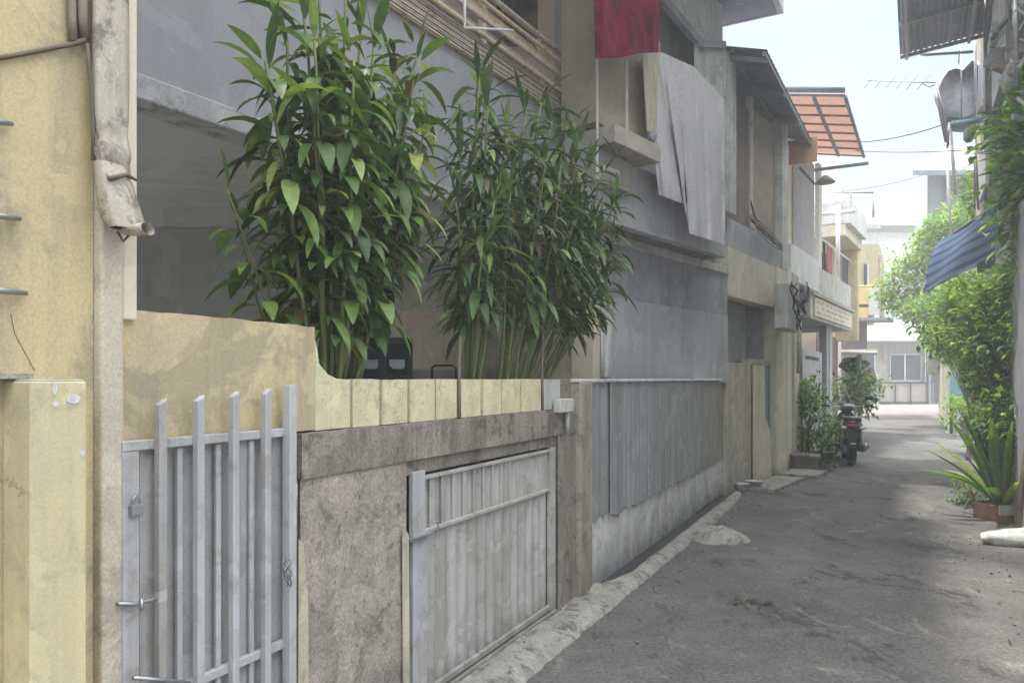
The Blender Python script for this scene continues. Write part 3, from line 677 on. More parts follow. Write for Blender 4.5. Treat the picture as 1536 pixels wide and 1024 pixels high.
mb=MB(); mb.box(G,G.ux(889)-.5,G.ux(1088,.3),2.93,3.55,.20,.30); mb.build('balcony_parapet',M['lav'],gh,bevel=.006)
mb=MB(); mb.box(G,G.ux(889)-.5,G.ux(1088,.3),2.931,3.0,-.2,.199); mb.build('balcony_floor',M['conc_dark'],gh)
mb=MB(); mb.box(G,G.ux(889),g1-.1,3.04,6.2,-.45,-.3); mb.build('upper_wall',M['lav'],gh)
mb=MB(); mb.sheet(G,G.ux(1040,.1),g1+.05,3.6,5.6,.1,.1,.008,trap=True); mb.build('side_cladding',M['white_dirty'],gh,solid=.003)
c=at(1175,18,9.5); uc=(c.y+(c.x-G.a)*G.s)/G.n; oc=(c.x-G.a-G.s*c.y)/G.n
Gd=V((.48,.877,0)); Gn=V((.877,-.48,0))
def obx(mb,c,d,n,l0,l1,o0,o1,z0,z1):
    P=[c+d*l0+n*o0,c+d*l1+n*o0,c+d*l1+n*o1,c+d*l0+n*o1]; P=[V((p.x,p.y,z0)) for p in P]
    return mb.hexa(P+[V((p.x,p.y,z1)) for p in P])
mb=MB(); obx(mb,c,Gd,Gn,-6.5,0,-3.5,-.07,c.z,c.z+.14); r=mb.build('roof',M['roof'],gh)
mb=MB(); obx(mb,c,Gd,Gn,-6.5,0.03,-.069,0,c.z-.01,c.z+.3); obx(mb,c,Gd,Gn,0.001,.03,-3.5,-.069,c.z-.01,c.z+.3); mb.build('fascia',M['lav_pale'],r)
# rafter / sloped gable
mb=MB(); mb.bar(G.at(985,-10,.15),G.at(1052,68,.1),.07,.1); mb.bar(G.at(1045,66,.12),G.at(1086,68,.12),.06,.08); mb.build('rafter',M['lav_dark'],gh)
mb=MB(); mb.prism([G.at(990,-60,.02),G.at(1084,-60,.02),G.at(1084,64,.02),G.at(1050,62,.02),G.at(988,-12,.02)],-G.nor()*.05); mb.build('gable_board',M['lav_pale'],gh)
# boxed-in corner of the balcony
bc=thing('balcony_cabinet','boxed brownish grey cupboard jutting from the corner of the grey house balcony','cupboard',G.at(930,280,.35))
oo=.42
mb=MB(); mb.box(G,G.ux(894,oo),G.ux(972,oo),G.at(930,200,oo).z,G.at(930,-60,oo).z,.05,oo); mb.build('body',M['tan'],bc,bevel=.006)
mb=MB(); mb.box(G,G.ux(899,oo),G.ux(968,oo),G.at(930,232,oo).z,G.at(930,206,oo).z,.05,oo+.16); mb.build('shelf',M['taupe'],bc,bevel=.006)
mb=MB(); mb.box(G,G.ux(899,oo),G.ux(955,oo),G.at(930,280,oo).z,G.at(930,233,oo).z,.05,oo-.04); mb.build('lower_box',M['taupe'],bc,bevel=.006)
mb=MB(); mb.box(G,G.ux(938,oo),G.ux(941,oo),G.at(930,200,oo).z,G.at(930,85,oo).z,oo,oo+.01); mb.box(G,G.ux(894,oo),G.ux(896,oo),G.at(930,280,oo).z,G.at(930,60,oo).z,oo,oo+.012); mb.build('edge_strip',M['white'],bc)
mb=MB(); mb.box(G,G.ux(912,oo+.01),G.ux(934,oo+.01),G.at(930,261,oo).z,G.at(930,255,oo).z,oo-.039,oo-.02); mb.build('label_plate',M['white'],bc)
mb=MB(); mb.tube([G.at(905,205,oo+.17),G.at(922,228,oo+.2),G.at(940,240,oo+.12)],.006,5); mb.build('wire',M['cable'],bc)
mb=MB(); mb.blob(G.at(974,208,oo+.1),(.05,.05,.09),3,.4); mb.build('cloth_bundle',M['tarp'],bc)
drape('hanging_cloth',M['red_cloth'],[(889,-80),(940,-80),(990,-80)],[(893,88),(935,86),(960,80),(988,79)],G,.72,2.5,.03,seed=3,label='dark red patterned cloth hanging high on the grey house corner',cat='laundry')
drape('hanging_cloth',M['cream_cloth'],[(962,60),(978,60),(990,62)],[(970,196),(979,200),(984,204)],G,.56,1.5,.012,seed=6,label='narrow cream cloth strip between the red cloth and big white sheet',cat='laundry')
drape('hanging_sheet',M['white_cloth'],[(963,76),(995,80),(1040,100),(1086,149)],[(988,292),(1026,306),(1034,350),(1060,358),(1088,367)],G,.50,4.2,.024,70,60,seed=9,label='large faded white sheet hanging over the grey balcony parapet',cat='laundry')
drape('hanging_sheet',M['red_cloth'],[(1016,200),(1022,205),(1030,215)],[(1024,300),(1032,305),(1037,312)],G,.475,1,.01,20,20,seed=4,label='edge of pink patterned cloth showing beneath the big white sheet',cat='laundry')
mb=squash([(907,458,.03,.03,.05),(910,480,.05,.045,.055),(909,520,.045,.04,.05),(911,550,.05,.04,.05),(909,565,.03,.025,.05)],0,0,18,G,4); mb.build('rolled_tarp',M['lav_pale'],label='rolled pale grey tarpaulin standing upright against the grey wall',cat='tarpaulin')
mb=MB(); mb.tube([G.at(903,470,.03),G.at(903,566,.03)],.012,8); mb.build('wall_pipe',M['whitep'],label='thin white upright pipe beside the rolled grey tarpaulin',cat='pipe')

# ------------------------------------------------------------------ yellow neighbour
y2=thing('yellow_neighbour_house','two storey yellow and grey house with boarded balcony under a sloping roof','house',P2.pt(12.5,0,-.4))
a0=P2.ux(1092); a1=P2.ux(1172)
mb=MB(); mb.box(P2,a0,a1,2.57,3.20,-.18,0); mb.build('front_band',M['cream'],y2,bevel=.005)
mb=MB(); mb.box(P2,a0,a1+.02,3.202,3.58,-.15,-.01); mb.build('parapet',M['lav'],y2,bevel=.005)
mb=MB(); mb.box(P2,P2.ux(1163),P2.ux(1178),0,3.20,-.18,.015); mb.build('door_post',M['cream'],y2,bevel=.005)
mb=MB(); mb.box(P2,P2.ux(1172),P2.ux(1180),3.201,5.5,-.18,.02); mb.build('corner_post',M['white_dirty'],y2,bevel=.005)
mb=MB(); mb.box(P2,a0-.2,P2.ux(1124,-.1),3.55,5.3,-.16,-.1); mb.build('brown_panel',M['brown_wood'],y2)
mb=MB(); mb.box(P2,P2.ux(1125,-.08),P2.ux(1129,-.08),3.55,5.5,-.14,-.07); mb.build('balcony_post',M['white_dirty'],y2)
mb=MB(); mb.box(P2,P2.ux(1130,-.1),P2.ux(1172,-.1),3.55,5.4,-.16,-.1); mb.build('tan_panel',M['tan'],y2)
mb=MB(); mb.box(P2,a0-.2,P2.ux(1124,-.1),3.551,3.62,-.1,-.04); mb.build('balcony_sill',M['brown_wood'],y2)
mb=MB(); mb.box(P2,a0-.3,P2.ux(1178),0,5.6,-3.2,-3.0); mb.build('rear_wall',M['taupe'],y2)
mb=MB(); mb.box(P2,P2.ux(1165),P2.ux(1178),0,5.5,-3.2,-.181); mb.build('far_side_wall',M['lav'],y2)
mb=MB(); mb.box(P2,a0,P2.ux(1165),2.56,2.7,-3.0,-.181); mb.build('porch_ceiling',M['taupe'],y2)
mb=MB(); mb.box(P2,a0,P2.ux(1165),0,2.56,-1.25,-1.1); mb.build('porch_wall',M['cream'],y2)
mb=MB(); mb.box(P2,a0+.02,P2.ux(1118,-.2),1.72,2.55,-.25,-.2); mb.build('dark_shutter',M['dado'],y2)
mb=MB(); mb.box(P2,P2.ux(1118,-.1),P2.ux(1163,-.1),1.70,1.78,-.16,-.06); mb.build('gate_lintel',M['taupe'],y2)
mb=MB(); mb.box(P2,a0+.01,P2.ux(1129),0,1.71,-.14,-.02); mb.build('low_wall',M['cream_old'],y2,bevel=.004)
mb=MB(); mb.prism([P2.pt(P2.ux(1130),.02,.03),P2.pt(P2.ux(1158,.03),.02,.03),P2.pt(P2.ux(1155,.03),.75,.03),P2.pt(P2.ux(1148,.03),.95,.03),P2.pt(P2.ux(1147,.03),1.69,.03),P2.pt(P2.ux(1130),1.69,.03)],-P2.nor()*.04); mb.build('gate_leaf',M['cream'],y2,bevel=.003)
mb=MB(); mb.box(P2,P2.ux(1147),P2.ux(1163),.0,1.70,-.12,-.08); mb.build('teal_gate',M['tealbox'],y2)
e0=at(1150,75,9.03); e1=at(1218,212,12.5); inn=V((-.87,.49,.31))
mb=MB()
def rf(a,b):
    p=e0.lerp(e1,a)+inn*(3.2*b); p.z+=.012*math.sin(a*2*math.pi*26); return p
mb.grid(rf,210,4); r2=mb.build('roof',M['roof'],y2,solid=.006)
mb=MB()
for b in (.01,.13,.3,.5,.8): mb.bar(e0+inn*3.2*b-V((0,0,.05)),e1+inn*3.2*b-V((0,0,.05)),.04,.06)
for a in (.02,.33,.66,.98):
    p=e0.lerp(e1,a); mb.bar(p-V((0,0,.11)),p+inn*3.2-V((0,0,.11)),.04,.06)
mb.build('roof_frame',M['roof'],r2)
mb=MB()
for k in range(7):
    pts=[]
    for i in range(10):
        t=i/9; x=1126+48*t; y=322+46*t+ (6*math.sin(t*3.14))*(k%3-.5)+k*1.5
        if t<.2: y-=(.2-t)*120*(k%2)
        pts.append(P2.at(x,y,.03+.012*k))
    mb.tube(pts,.006,5)
mb.build('cable_bundle',M['cable'],label='bundle of sagging grey cables draped along the yellow neighbour parapet',cat='cables')
mb=MB(); mb.box(P2,a0+.6,P2.ux(1162),-.02,.05,.0,.42); mb.build('door_step',M['conc_pale'],label='pale concrete step before the yellow neighbour gate, nearer the basins',cat='step',bevel=.015)
mb=MB(); mb.box(P2,P2.ux(1166),P2.ux(1166)+.75,-.02,.07,.02,.55); mb.build('door_step',M['conc_pale'],label='pale concrete slab step just before the potted shrub on the left',cat='step',bevel=.015)
# ------------------------------------------------------------------ house with white balcony (third on the left)
y3=thing('balcony_house','narrow house with overhanging white balcony and old sign board above a grey door','house',L2.pt(16.5,0,-.5))
b0=L2.ux(1180); b1=L2.ux(1262)
mb=MB(); mb.box(L2,b0,b0+.5,0,3.3,-.2,0); mb.build('wall',M['cream'],y3)
mb=MB(); mb.box(L2,b0+.5,L2.ux(1203),0,3.3,-.2,-.05); mb.build('brown_wall',M['taupe'],y3)
mb=MB(); mb.box(L2,L2.ux(1190),L2.ux(1199),0,2.6,-.04,.02); mb.build('cream_post',M['cream'],y3)
dr=MB(); dr.box(L2,L2.ux(1204),L2.ux(1233),.05,2.05,-.06,.0); drp=dr.build('door',M['gate'],y3,bevel=.004)
mb=MB(); mb.box(L2,L2.ux(1208),L2.ux(1228),1.86,1.93,.0005,.004); mb.build('slot',M['dark'],drp)
mb=MB(); mb.box(L2,b0,b1,0,5.6,-3.2,-3); mb.build('rear_wall',M['dado'],y3)
mb=MB(); mb.box(L2,L2.ux(1204),b1,0,3.0,-1.3,-1.2); mb.build('porch_wall',M['lav_dark'],y3)
mb=MB(); mb.box(L2,L2.ux(1236),L2.ux(1240),0,2.7,-.1,.05); mb.build('pillar',M['lav_dark'],y3)
mb=MB(); mb.box(L2,L2.ux(1241),L2.ux(1245),0,2.7,-.1,.05); mb.build('pillar',M['white_dirty'],y3)
s0=S3.ux(1216); s1=S3.ux(1278)
mb=MB(); mb.box(S3,s0,s1,2.65,3.16,-1.6,0); mb.build('balcony_box',M['white_dirty'],y3,bevel=.01)
mb=MB(); mb.box(S3,s0,s1,3.161,3.74,-.1,-.02); mb.build('balcony_parapet',M['white_dirty'],y3,bevel=.01)
mb=MB(); mb.box(S3,s0,s1,3.10,3.17,.0,.06); mb.build('ledge',M['taupe'],y3)
sg=MB(); sg.box(S3,s0+.25,s1-.2,2.72,3.08,.0,.03); sgo=sg.build('sign_board',M['cream'],y3,bevel=.004)
mb=MB()   # three rows of worn, unreadable painted marks
for row,z in enumerate((3.0,2.90,2.80)):
    u=s0+.4
    while u<s1-.45-.3*row:
        w=R.uniform(.03,.09)
        if R.random()<.75: mb.box(S3,u,u+w,z-.028+R.uniform(-.008,.01),z+.02+R.uniform(-.012,.012),.030,.0325)
        u+=w+R.uniform(.03,.07)
mb.build('worn_marks',M['taupe'],sgo)
mb=MB(); mb.box(S3,S3.ux(1187),S3.ux(1229),3.3,3.84,-.1,0); mb.box(S3,S3.ux(1187),S3.ux(1229),3.22,3.299,-1.0,0); mb.build('side_parapet',M['white'],y3,bevel=.006)
mb=MB(); mb.box(S3,S3.ux(1197),S3.ux(1228),3.86,5.75,-.16,-.08); mb.build('blue_grey_panel',M['lav'],y3)
mb=MB(); mb.box(S3,S3.ux(1182),S3.ux(1196),3.3,5.75,-.2,-.1); mb.build('upper_wall',M['peach'],y3)
mb=MB(); mb.box(S3,S3.ux(1228,-.08),S3.ux(1232,-.08),3.74,5.9,-.15,-.07); mb.build('corner_pipe',M['white'],y3)
mb=MB(); mb.box(S3,S3.ux(1182),s1,3.17,5.8,-1.8,-1.7); mb.build('inner_wall',M['peach'],y3)
mb=MB(); mb.box(S3,S3.ux(1238,-1.6),S3.ux(1246,-1.6),3.2,5.0,-1.69,-1.66); mb.build('window',M['glass_dark'],y3)
for px in (1177,1190):
    pass
ac=thing('air_conditioner','boxed white air conditioner high beside the overhanging white balcony','air conditioner',L2.at(1190,470,.2))
mb=MB(); mb.box(L2,L2.ux(1180,.2),L2.ux(1197,.2),L2.at(1185,494,.2).z,L2.at(1185,428,.2).z,.03,.22); mb.build('casing',M['white_dirty'],ac,bevel=.01)
mb=MB(); mb.lathe(L2.at(1207,440,.3),[(.0,0),(.13,0),(.14,.03),(.12,.05)],18,L2.nor()); mb.build('fan_unit',M['tarp'],ac)
mb=MB(); mb.tube([L2.at(1197,470,.1),L2.at(1197,560,.08)],.025,8); mb.tube([L2.at(1201,470,.1),L2.at(1201,570,.08)],.02,8); mb.build('pipe',M['white_dirty'],ac)
mb=MB()
for k in range(5):
    pts=[L2.at(1200+R.uniform(-6,6)+ (20-i*3)*(k%2-.5),425+i*11+R.uniform(-4,4),.22+.02*k) for i in range(7)]
    mb.tube(pts,.014,5)
mb.build('cable_tangle',M['cable'],label='tangle of dark cables hanging beside the white air conditioner box',cat='cables')
# orange board under the roofs
c=at(1183,247,12.6); nrm=V((.877,-.48,0))
mb=MB(); P=[c,c+nrm*.45,c+nrm*.45+V((0,0,.41)),c+V((0,0,.40))]; mb.prism(P,V((.02,.04,0))); mb.build('orange_board',M['orange'],label='orange brown board closing the gap under the blue grey roof corner',cat='board')
# translucent orange awning
oa=thing('orange_awning','translucent salmon orange awning on a dark grid frame','awning',at(1240,235,13.5))
f0=at(1268,141,11.8); f1=at(1296,232,15.0); inn=V((-.87,.49,.20))
mb=MB(); mb.add([f0,f1,f1+inn*1.9,f0+inn*1.9],[(0,1,2,3)]); mb.build('orange_sheet',M['orange_sheet'],oa,solid=.004)
mb=MB()
for k in range(8):
    p=f0.lerp(f1,k/7)-V((0,0,.03)); mb.bar(p,p+inn*1.9,.03,.03)
mb.build('cross_bar',M['brown_wood'],oa)
for b in (0,.25,.50,.75):
    mb=MB(); mb.bar(f0+inn*1.9*b-V((0,0,.05)),f1+inn*1.9*b-V((0,0,.05)),.05,.04); mb.build('frame_bar',M['tarp'],oa)
mb=MB(); mb.prism([f0+V((0,0,.01)),f0+inn*1.9+V((0,0,.01)),f0+inn*1.9+V((-.05,-.1,.05)),f0+V((-.05,-.1,.05))],V((0,0,.02))); mb.build('flashing',M['zinc'],oa)
pe=at(1303,245,14.5)
mb=MB(); mb.bar(pe,pe-nrm*1.6,.055,.055); mb.build('support_pole',M['tarp'],label='dark horizontal pole sticking out below the orange awning',cat='pole')
sl=thing('wall_lamp','small hooded grey lamp on an arm below the orange awning','lamp',S3.at(1232,280,.1))
mb=MB(); mb.tube([S3.at(1200,252,.0),S3.at(1222,276,.15),S3.at(1232,272,.3)],.022,8); mb.build('arm',M['tarp'],sl)
mb=MB(); mb.lathe(S3.at(1238,272,.42),[(.04,.1),(.09,.06),(.17,-.02),(.16,-.03),(.02,.0)],14); mb.build('hood',M['zinc'],sl)
mb=MB(); mb.bx(at(1237,262,24),(.75,.75,2.6)); mb.build('water_tower',M['white'],label='plain white rooftop tower block behind the orange awning',cat='tower')
# laundry on the balcony
for i,(x0,x1,y0,y1,m,l) in enumerate(((1234,1238,358,412,'navy','dark trousers hanging on the white balcony, nearest us'),(1240,1248,362,425,'laundry','red cloth hanging on the white balcony rail'),(1250,1256,372,428,'cream_cloth','cream cloth on the white balcony beside the red one'),(1264,1272,385,440,'navy','dark garment at the far end of the white balcony'))):
    drape('laundry',M[m],[(x0,y0),(x1,y0+3)],[(x0,y1),(x1,y1+5)],S3,-.35,1,.02,8,8,seed=i,label=l,cat='laundry',group='laundry on the white balcony')
mb=MB()
q0=S3.at(1232,358,-.3); q1=S3.at(1276,392,-.3)
mb.tube([q0,q1],.02,6)
mb.build('clothes_line',M['whitep'],label='thin white clothes rail above the white balcony',cat='clothes rail')
wfp=thing('clothes_stand','white pipe frame standing on the white balcony','clothes stand',S3.at(1257,430,-.1))
mb=MB(); mb.tube([S3.at(1257,430,-.1),S3.at(1257,308,-.1)],.05,8); mb.build('post',M['whitep'],wfp)
mb=MB(); mb.tube([S3.at(1258,319,-.1),S3.at(1258,319,-.1)-Gn*1.6],.045,8); mb.tube([S3.at(1258,334,-.1),S3.at(1258,334,-.1)-Gn*1.6],.025,8); mb.tube([S3.at(1258,319,-.1),S3.at(1258,319,-.1)+Gn*.35],.045,8); mb.build('cross_bar',M['whitep'],wfp)

# ------------------------------------------------------------------ fourth house with grey parapet
y4=thing('parapet_house','cream house with pale grey roof parapet beyond the white balcony','house',V((9.5,21,0)))
P4=PL(8.7-.66*19,.66)
u0=P4.ux(1276); u1=P4.ux(1300)
mb=MB(); mb.box(P4,u0,u1,5.5,6.13,-3.5,0); mb.build('parapet',M['lav_pale'],y4,bevel=.02)
mb=MB(); mb.box(P4,u0-.001,u1+.02,5.2,5.499,-3.0,-.12); mb.build('cream_band',M['cream'],y4,bevel=.02)
mb=MB(); mb.box(P4,u0+.3,u1,0,5.199,-3.5,-.8); mb.build('wall',M['peach'],y4)
mb=MB(); mb.box(P4,u1-.3,u1,2.6,5.19,-.8,-.2); mb.build('wing_wall',M['yellow_clean'],y4)
mb=MB(); mb.box(P4,u0+.5,u0+1.1,3.3,4.9,-.799,-.76); mb.build('window',M['glass_dark'],y4)
mb=MB(); mb.box(P4,u0-.2,u1,0,2.7,-.799,-.77); mb.build('shutter',M['brown_wood'],y4)
mb=MB()
for x in (1276,1310): mb.tube([at(x,300 if x<1300 else 326,22),at(x,289,22)],.03,6)
mb.tube([at(1250,288,22),at(1311,289,22)],.03,6); mb.build('roof_rail',M['steel'],label='thin pipe railing on the grey roof parapet',cat='railing')
# low lean-to canopy over the doorway
cn=thing('door_canopy','small low pale canopy above the bushy pot plants behind the motorbike','canopy',at(1288,530,19))
mb=MB(); mb.prism([at(1262,527,19),at(1315,526,19),at(1316,532,17.6),at(1262,532,17.6)],V((0,0,.05))); mb.build('roof',M['conc_pale'],cn)
mb=MB(); mb.tube([at(1289,531,18),at(1289,600,18)],.06,8); mb.build('post',M['white_dirty'],cn)
mb=MB(); mb.blob(at(1279,547,18.4),(.32,.3,.17),4,.25); mb.build('covered_bundle',M['navy'],label='dark covered bundle under the small low canopy',cat='bundle')

# ------------------------------------------------------------------ yellow building further on
y5=thing('yellow_building','bright yellow building with a small pale balcony at the alley bend','building',V((13,29,0)))
def front(mb,x0,y0,x1,y1,Y,d=.1): return mb.prism([at(x0,y1,Y),at(x1,y1,Y),at(x1,y0,Y),at(x0,y0,Y)],(.56*d,d,0))
mb=MB(); front(mb,1262,366,1318,432,29,3); mb.build('upper_wall',M['yellow_clean'],y5)
mb=MB(); front(mb,1262,431,1320,456,28.6,3); mb.build('balcony_band',M['yellow_bright'],y5)
mb=MB(); front(mb,1262,456,1302,461,28.7,3); mb.build('groove',M['brown_wood'],y5)
mb=MB(); front(mb,1262,461,1303,480,28.6,3); mb.build('lower_band',M['yellow_bright'],y5)
mb=MB(); front(mb,1303,434,1319,472,28.5,.09); mb.build('pale_panel',M['white'],y5)
mb=MB(); front(mb,1319,385,1324,475,29,.6); mb.build('corner_post',M['yellow_clean'],y5)
mb=MB(); front(mb,1296,396,1300,428,28.9,.09); mb.build('window',M['glass_dark'],y5)
mb=MB(); front(mb,1301,396,1303,428,28.9,.09); mb.build('window_frame',M['whitep'],y5)
mb=MB(); front(mb,1262,481,1300,612,29.4,.3); mb.build('ground_floor',M['brown_wood'],y5)
mb=MB(); front(mb,1275,476,1338,480,28.4,1.5); mb.build('slab_edge',M['lav_dark'],y5)
mb=MB(); mb.tube([at(1272,430,27),at(1330,428,26),at(1370,422,25),at(1398,417,24)],.03,6); mb.build('bamboo_pole',M['bamboo'],label='long thin bamboo pole spanning the alley above the far gate',cat='pole')
mb=MB()
for k in range(6): front(mb,1326+k*6,444,1327+k*6,478,36,.03)
front(mb,1324,443,1362,445,36,.04); mb.build('roof_railing',M['steel'],label='thin grey railing on the low far house roof',cat='railing')
# far white house with red roof
y6=thing('white_house','far white house with a red tiled roof strip','house',at(1340,600,52))
mb=MB(); front(mb,1296,346,1373,560,52,4); mb.build('wall',M['white'],y6)
mb=MB(); front(mb,1300,338,1372,346.5,51.5,4); mb.build('eave',M['brown_wood'],y6)
mb=MB(); mb.prism([at(1300,336,51),at(1380,333,51),at(1380,322,53),at(1300,325,53)],V((0,.3,.1))); mb.build('roof',M['red_tile'],y6)
mb=MB(); front(mb,1285,323,1319,336,50,2); mb.build('side_block',M['lav_pale'],y6)
mb=MB(); front(mb,1304,392,1318,428,51.9,.08); mb.build('window',M['glass_dark'],y6)
# far low house closing the view
y7=thing('low_house','low cream tiled house with dark windows closing off the far end','house',at(1340,606,45))
mb=MB(); front(mb,1245,509,1388,607,45,4); mb.build('wall',M['taupe'],y7)
mb=MB(); mb.prism([at(1298,512,44.0),at(1390,512,44.0),at(1380,484,48),at(1300,484,48)],V((0,0,.08))); mb.build('canopy',M['lav'],y7)
for x0,x1 in ((1336,1356.5),(1358.5,1381)):
    mb=MB(); front(mb,x0,532,x1,570,44.9,.09); w_=mb.build('window',M['glass_dark'],y7)
    mb=MB()
    for q in ((x0-1,531,x1+.5,532),(x0-1,570,x1+.5,571.5),(x0-1,532,x0,570),(x1,532,x1+1,570)): front(mb,*q,44.85,.04)
    mb.build('frame',M['whitep'],w_)
mb=MB(); front(mb,1292,532,1311,568,44.9,.09); mb.build('window',M['glass_dark'],y7)
mb=MB(); front(mb,1288,528,1291.5,600,44.8,.1); front(mb,1311.5,528,1313,572,44.85,.06); mb.build('window_frame',M['whitep'],y7)
mb=MB(); front(mb,1325,514,1331,540,44.85,.1); mb.build('downpipe',M['taupe'],y7)
mb=MB(); front(mb,1388.5,508,1408,612,44.5,4); mb.build('doorway_shade',M['dark'],y7)  # near-black block painting the shade inside an open doorway
mb=MB(); front(mb,1393,510,1397,606,44.3,.1); mb.build('post',M['tarp'],y7)
fg=thing('railing_gate','long low grey railing gate in front of the far low house','gate',at(1357,606,43.8))
mb=MB(); 
for x in (1317,1342,1365,1389.5): front(mb,x,574,x+2.2,606,43.8,.06)
front(mb,1316,573,1400,575,43.8,.06); front(mb,1316,602,1395,606,43.8,.06); mb.build('frame',M['dark'],fg)
mb=MB(); front(mb,1319,576,1389,603,43.9,.03); mb.build('panel',M['taupe'],fg)
mb=MB(); 
for x in (1394,1399.5): front(mb,x,573,x+1.2,608,43.6,.06)
mb.build('post',M['steel'],fg)
mb=MB(); front(mb,1313.5,560,1318,606,43.5,.3); mb.build('gate_post',M['white_dirty'],fg)

# ------------------------------------------------------------------ right side
rh=thing('right_house','shaded grey house on the right with tall upper posts behind greenery','house',RH.pt(12,0,.5))
def bR(name,m,x0,x1,z0,z1,o0,o1,par=rh,**k):
    mb=MB(); mb.box(RH,x0,x1,z0,z1,o0,o1); return mb.build(name,M[m],par,**k)
ur=RH.ux(1478); 
bR('wall','lav_dark',3,ur+.4,0,3.2,.0,.2)
bR('upper_wall','lav_dark',3,ur+.4,3.2,9,.9,1.1)
bR('floor_slab','tarp',RH.ux(1530),ur+.4,3.1,3.25,0,.9)
bR('far_end_wall','taupe',ur+.4,ur+.5,0,9,.0,4)
bR('tan_column','tan',RH.ux(1461),RH.ux(1452),3.9,9,.1,.3)
bR('white_panel','white_dirty',RH.ux(1504,.02),RH.ux(1484,.02),5.35,9,.05,.12)
bR('pale_box','white_dirty',RH.ux(1485,-.05),RH.ux(1476,-.05),RH.at(1480,84,-.05).z,RH.at(1480,60,-.05).z,-.03,.15)
for px in (1463,1478,1524): 
    mb=MB(); mb.tube([RH.at(px,300 if px<1500 else 130,-.06),RH.at(px,-60,-.06)],.022,8); mb.build('pipe',M['steel'],rh)
for k in range(34):
    mb=MB(); p=RH.at(R.uniform(1488,1560),R.uniform(-20,190),-.02); q=p+V((R.uniform(-.16,.16),R.uniform(-.16,.16),R.uniform(-.2,.2)))
    mb.bar(p,q,R.uniform(.008,.03),R.uniform(.01,.05)); mb.build('stick',M['taupe' if k%3 else 'tarp'],rh)
for i in range(5):
    mb=MB(); c=RH.at(1492+12*i,95+R.uniform(-30,70),.12); mb.blob(c,(.16,.16,.2),i,.35); mb.build('stored_bundle',M['tarp' if i%2 else 'brown_wood'],rh)
mb=MB(); mb.bar(RH.at(1487,60,-.02),RH.at(1518,18,-.02),.035,.05); mb.build('brace',M['dark'],rh)
bR('louvre','white_dirty',RH.ux(1531,-.02),RH.ux(1522,-.02),RH.at(1526,36,0).z,RH.at(1526,0,0).z,-.04,.02)
for px,w in ((1487,.05),(1494,.03),(1501,.04)): bR('slat','white_dirty',RH.ux(px,-.02)-w/2,RH.ux(px,-.02)+w/2,RH.at(px,285,0).z,RH.at(px,200,0).z,-.05,-.02)
bR('opening_shade','dark',RH.ux(1515,-.01)-.3,RH.ux(1472,-.01),3.3,5.2,.6,.7)  # near-black sheet painting the shade of an upper floor opening
bR('white_board','white',RH.ux(1481,-.1),RH.ux(1471,-.1),RH.at(1476,290,-.1).z,RH.at(1476,225,-.1).z,-.12,-.08)
# big canopy
rc=thing('roof_canopy','dark ribbed roof canopy jutting out high at the upper right','canopy',V((6.6,11,6.7)))
cc=V((6.3,12.0,6.75)); dA=V((.48,.877,0)); nA=V((.877,-.48,.09))
mb=MB()
def cf_(a,b):
    p=cc-dA*(6.5*a)+nA*(1.9*b); p.z+=.012*math.sin(b*2*math.pi*24); return p
mb.grid(cf_,6,190); mb.build('roof_sheet',M['roof'],rc,solid=.006)
mb=MB()
for a in (0.003,.2,.4,.6): mb.bar(cc-dA*6.5*a-V((0,0,.05)),cc-dA*6.5*a+nA*1.9-V((0,0,.05)),.04,.05)
for b in (.05,.5,.95): mb.bar(cc+nA*1.9*b-V((0,0,.09)),cc+nA*1.9*b-dA*6.5-V((0,0,.09)),.04,.04)
mb.build('frame',M['steel'],rc)
mb=MB(); mb.bar(at(1385,83,11.9),at(1459,78,11.3),.035,.035); mb.bar(at(1382,83,11.9),at(1392,0,11.2),.03,.03); mb.build('strut',M['steel'],rc)
# tarp-wrapped dish
ds=thing('covered_dish','large bundle wrapped in grey tarpaulin bulging over the alley on struts','bundle',at(1432,190,12.5))
mb=MB()
out=[(1402,128),(1408,112),(1420,98),(1432,94),(1445,97),(1462,82),(1474,92),(1474,180),(1445,184),(1418,184),(1409,160),(1402,142)]
vs=[];fs=[];n=len(out)
for d,sc in ((0,.80),(.14,.94),(.6,.94),(.75,.8)):
    for (x,y) in out:
        x2=1438+(x-1438)*sc; y2=135+(y-135)*sc
        p=at(x2,y2,12.3); p+=V((.48,.877,0))*d; p+=V((NZ.noise(p*3),NZ.noise(p*3+V((5,0,0))),NZ.noise(p*4)))*.06; vs.append(p)
for r_ in range(3):
    for k in range(n): k2=(k+1)%n; fs.append((r_*n+k,r_*n+k2,(r_+1)*n+k2,(r_+1)*n+k))
fs.append(tuple(range(n))); fs.append(tuple(3*n+k for k in range(n-1,-1,-1)))
mb.add(vs,fs,True); mb.build('wrap',M['tarp'],ds)
mb=MB(); 
for q in (((1402,130),(1408,160),(1419,214)),((1404,128),(1414,165),(1422,218)),((1424,184),(1421,222)),):
    mb.tube([at(x,y,12.2) for x,y in q],.022,6)
for q in (((1440,60),(1438,96)),((1442,62),(1442,180)),((1462,95),(1462,175))): mb.tube([at(x,y,12.2) for x,y in q],.012,6)
mb.build('strut',M['steel'],ds)
an=thing('tv_antenna','thin multi-element television antenna pointing left over the alley','antenna',at(1400,125,12.6))
mb=MB(); mb.tube([at(1301,121,13.6),at(1403,124,12.5)],.012,6); mb.tube([at(1385,126,12.7),at(1394,130,12.6),at(1404,127,12.5)],.015,6); mb.build('boom',M['steel'],an)
for k in range(6):
    c=at(1305+k*16,121.3+k*.4,13.5-.16*k); d=V((.35,-.5,.55))*.18
    mb=MB(); mb.tube([c-d,c+d],.007,5); mb.build('element',M['steel'],an)
bp=thing('bracket_pole','dark green horizontal bracket pole with a small hanging lantern','pole',at(1455,185,11))
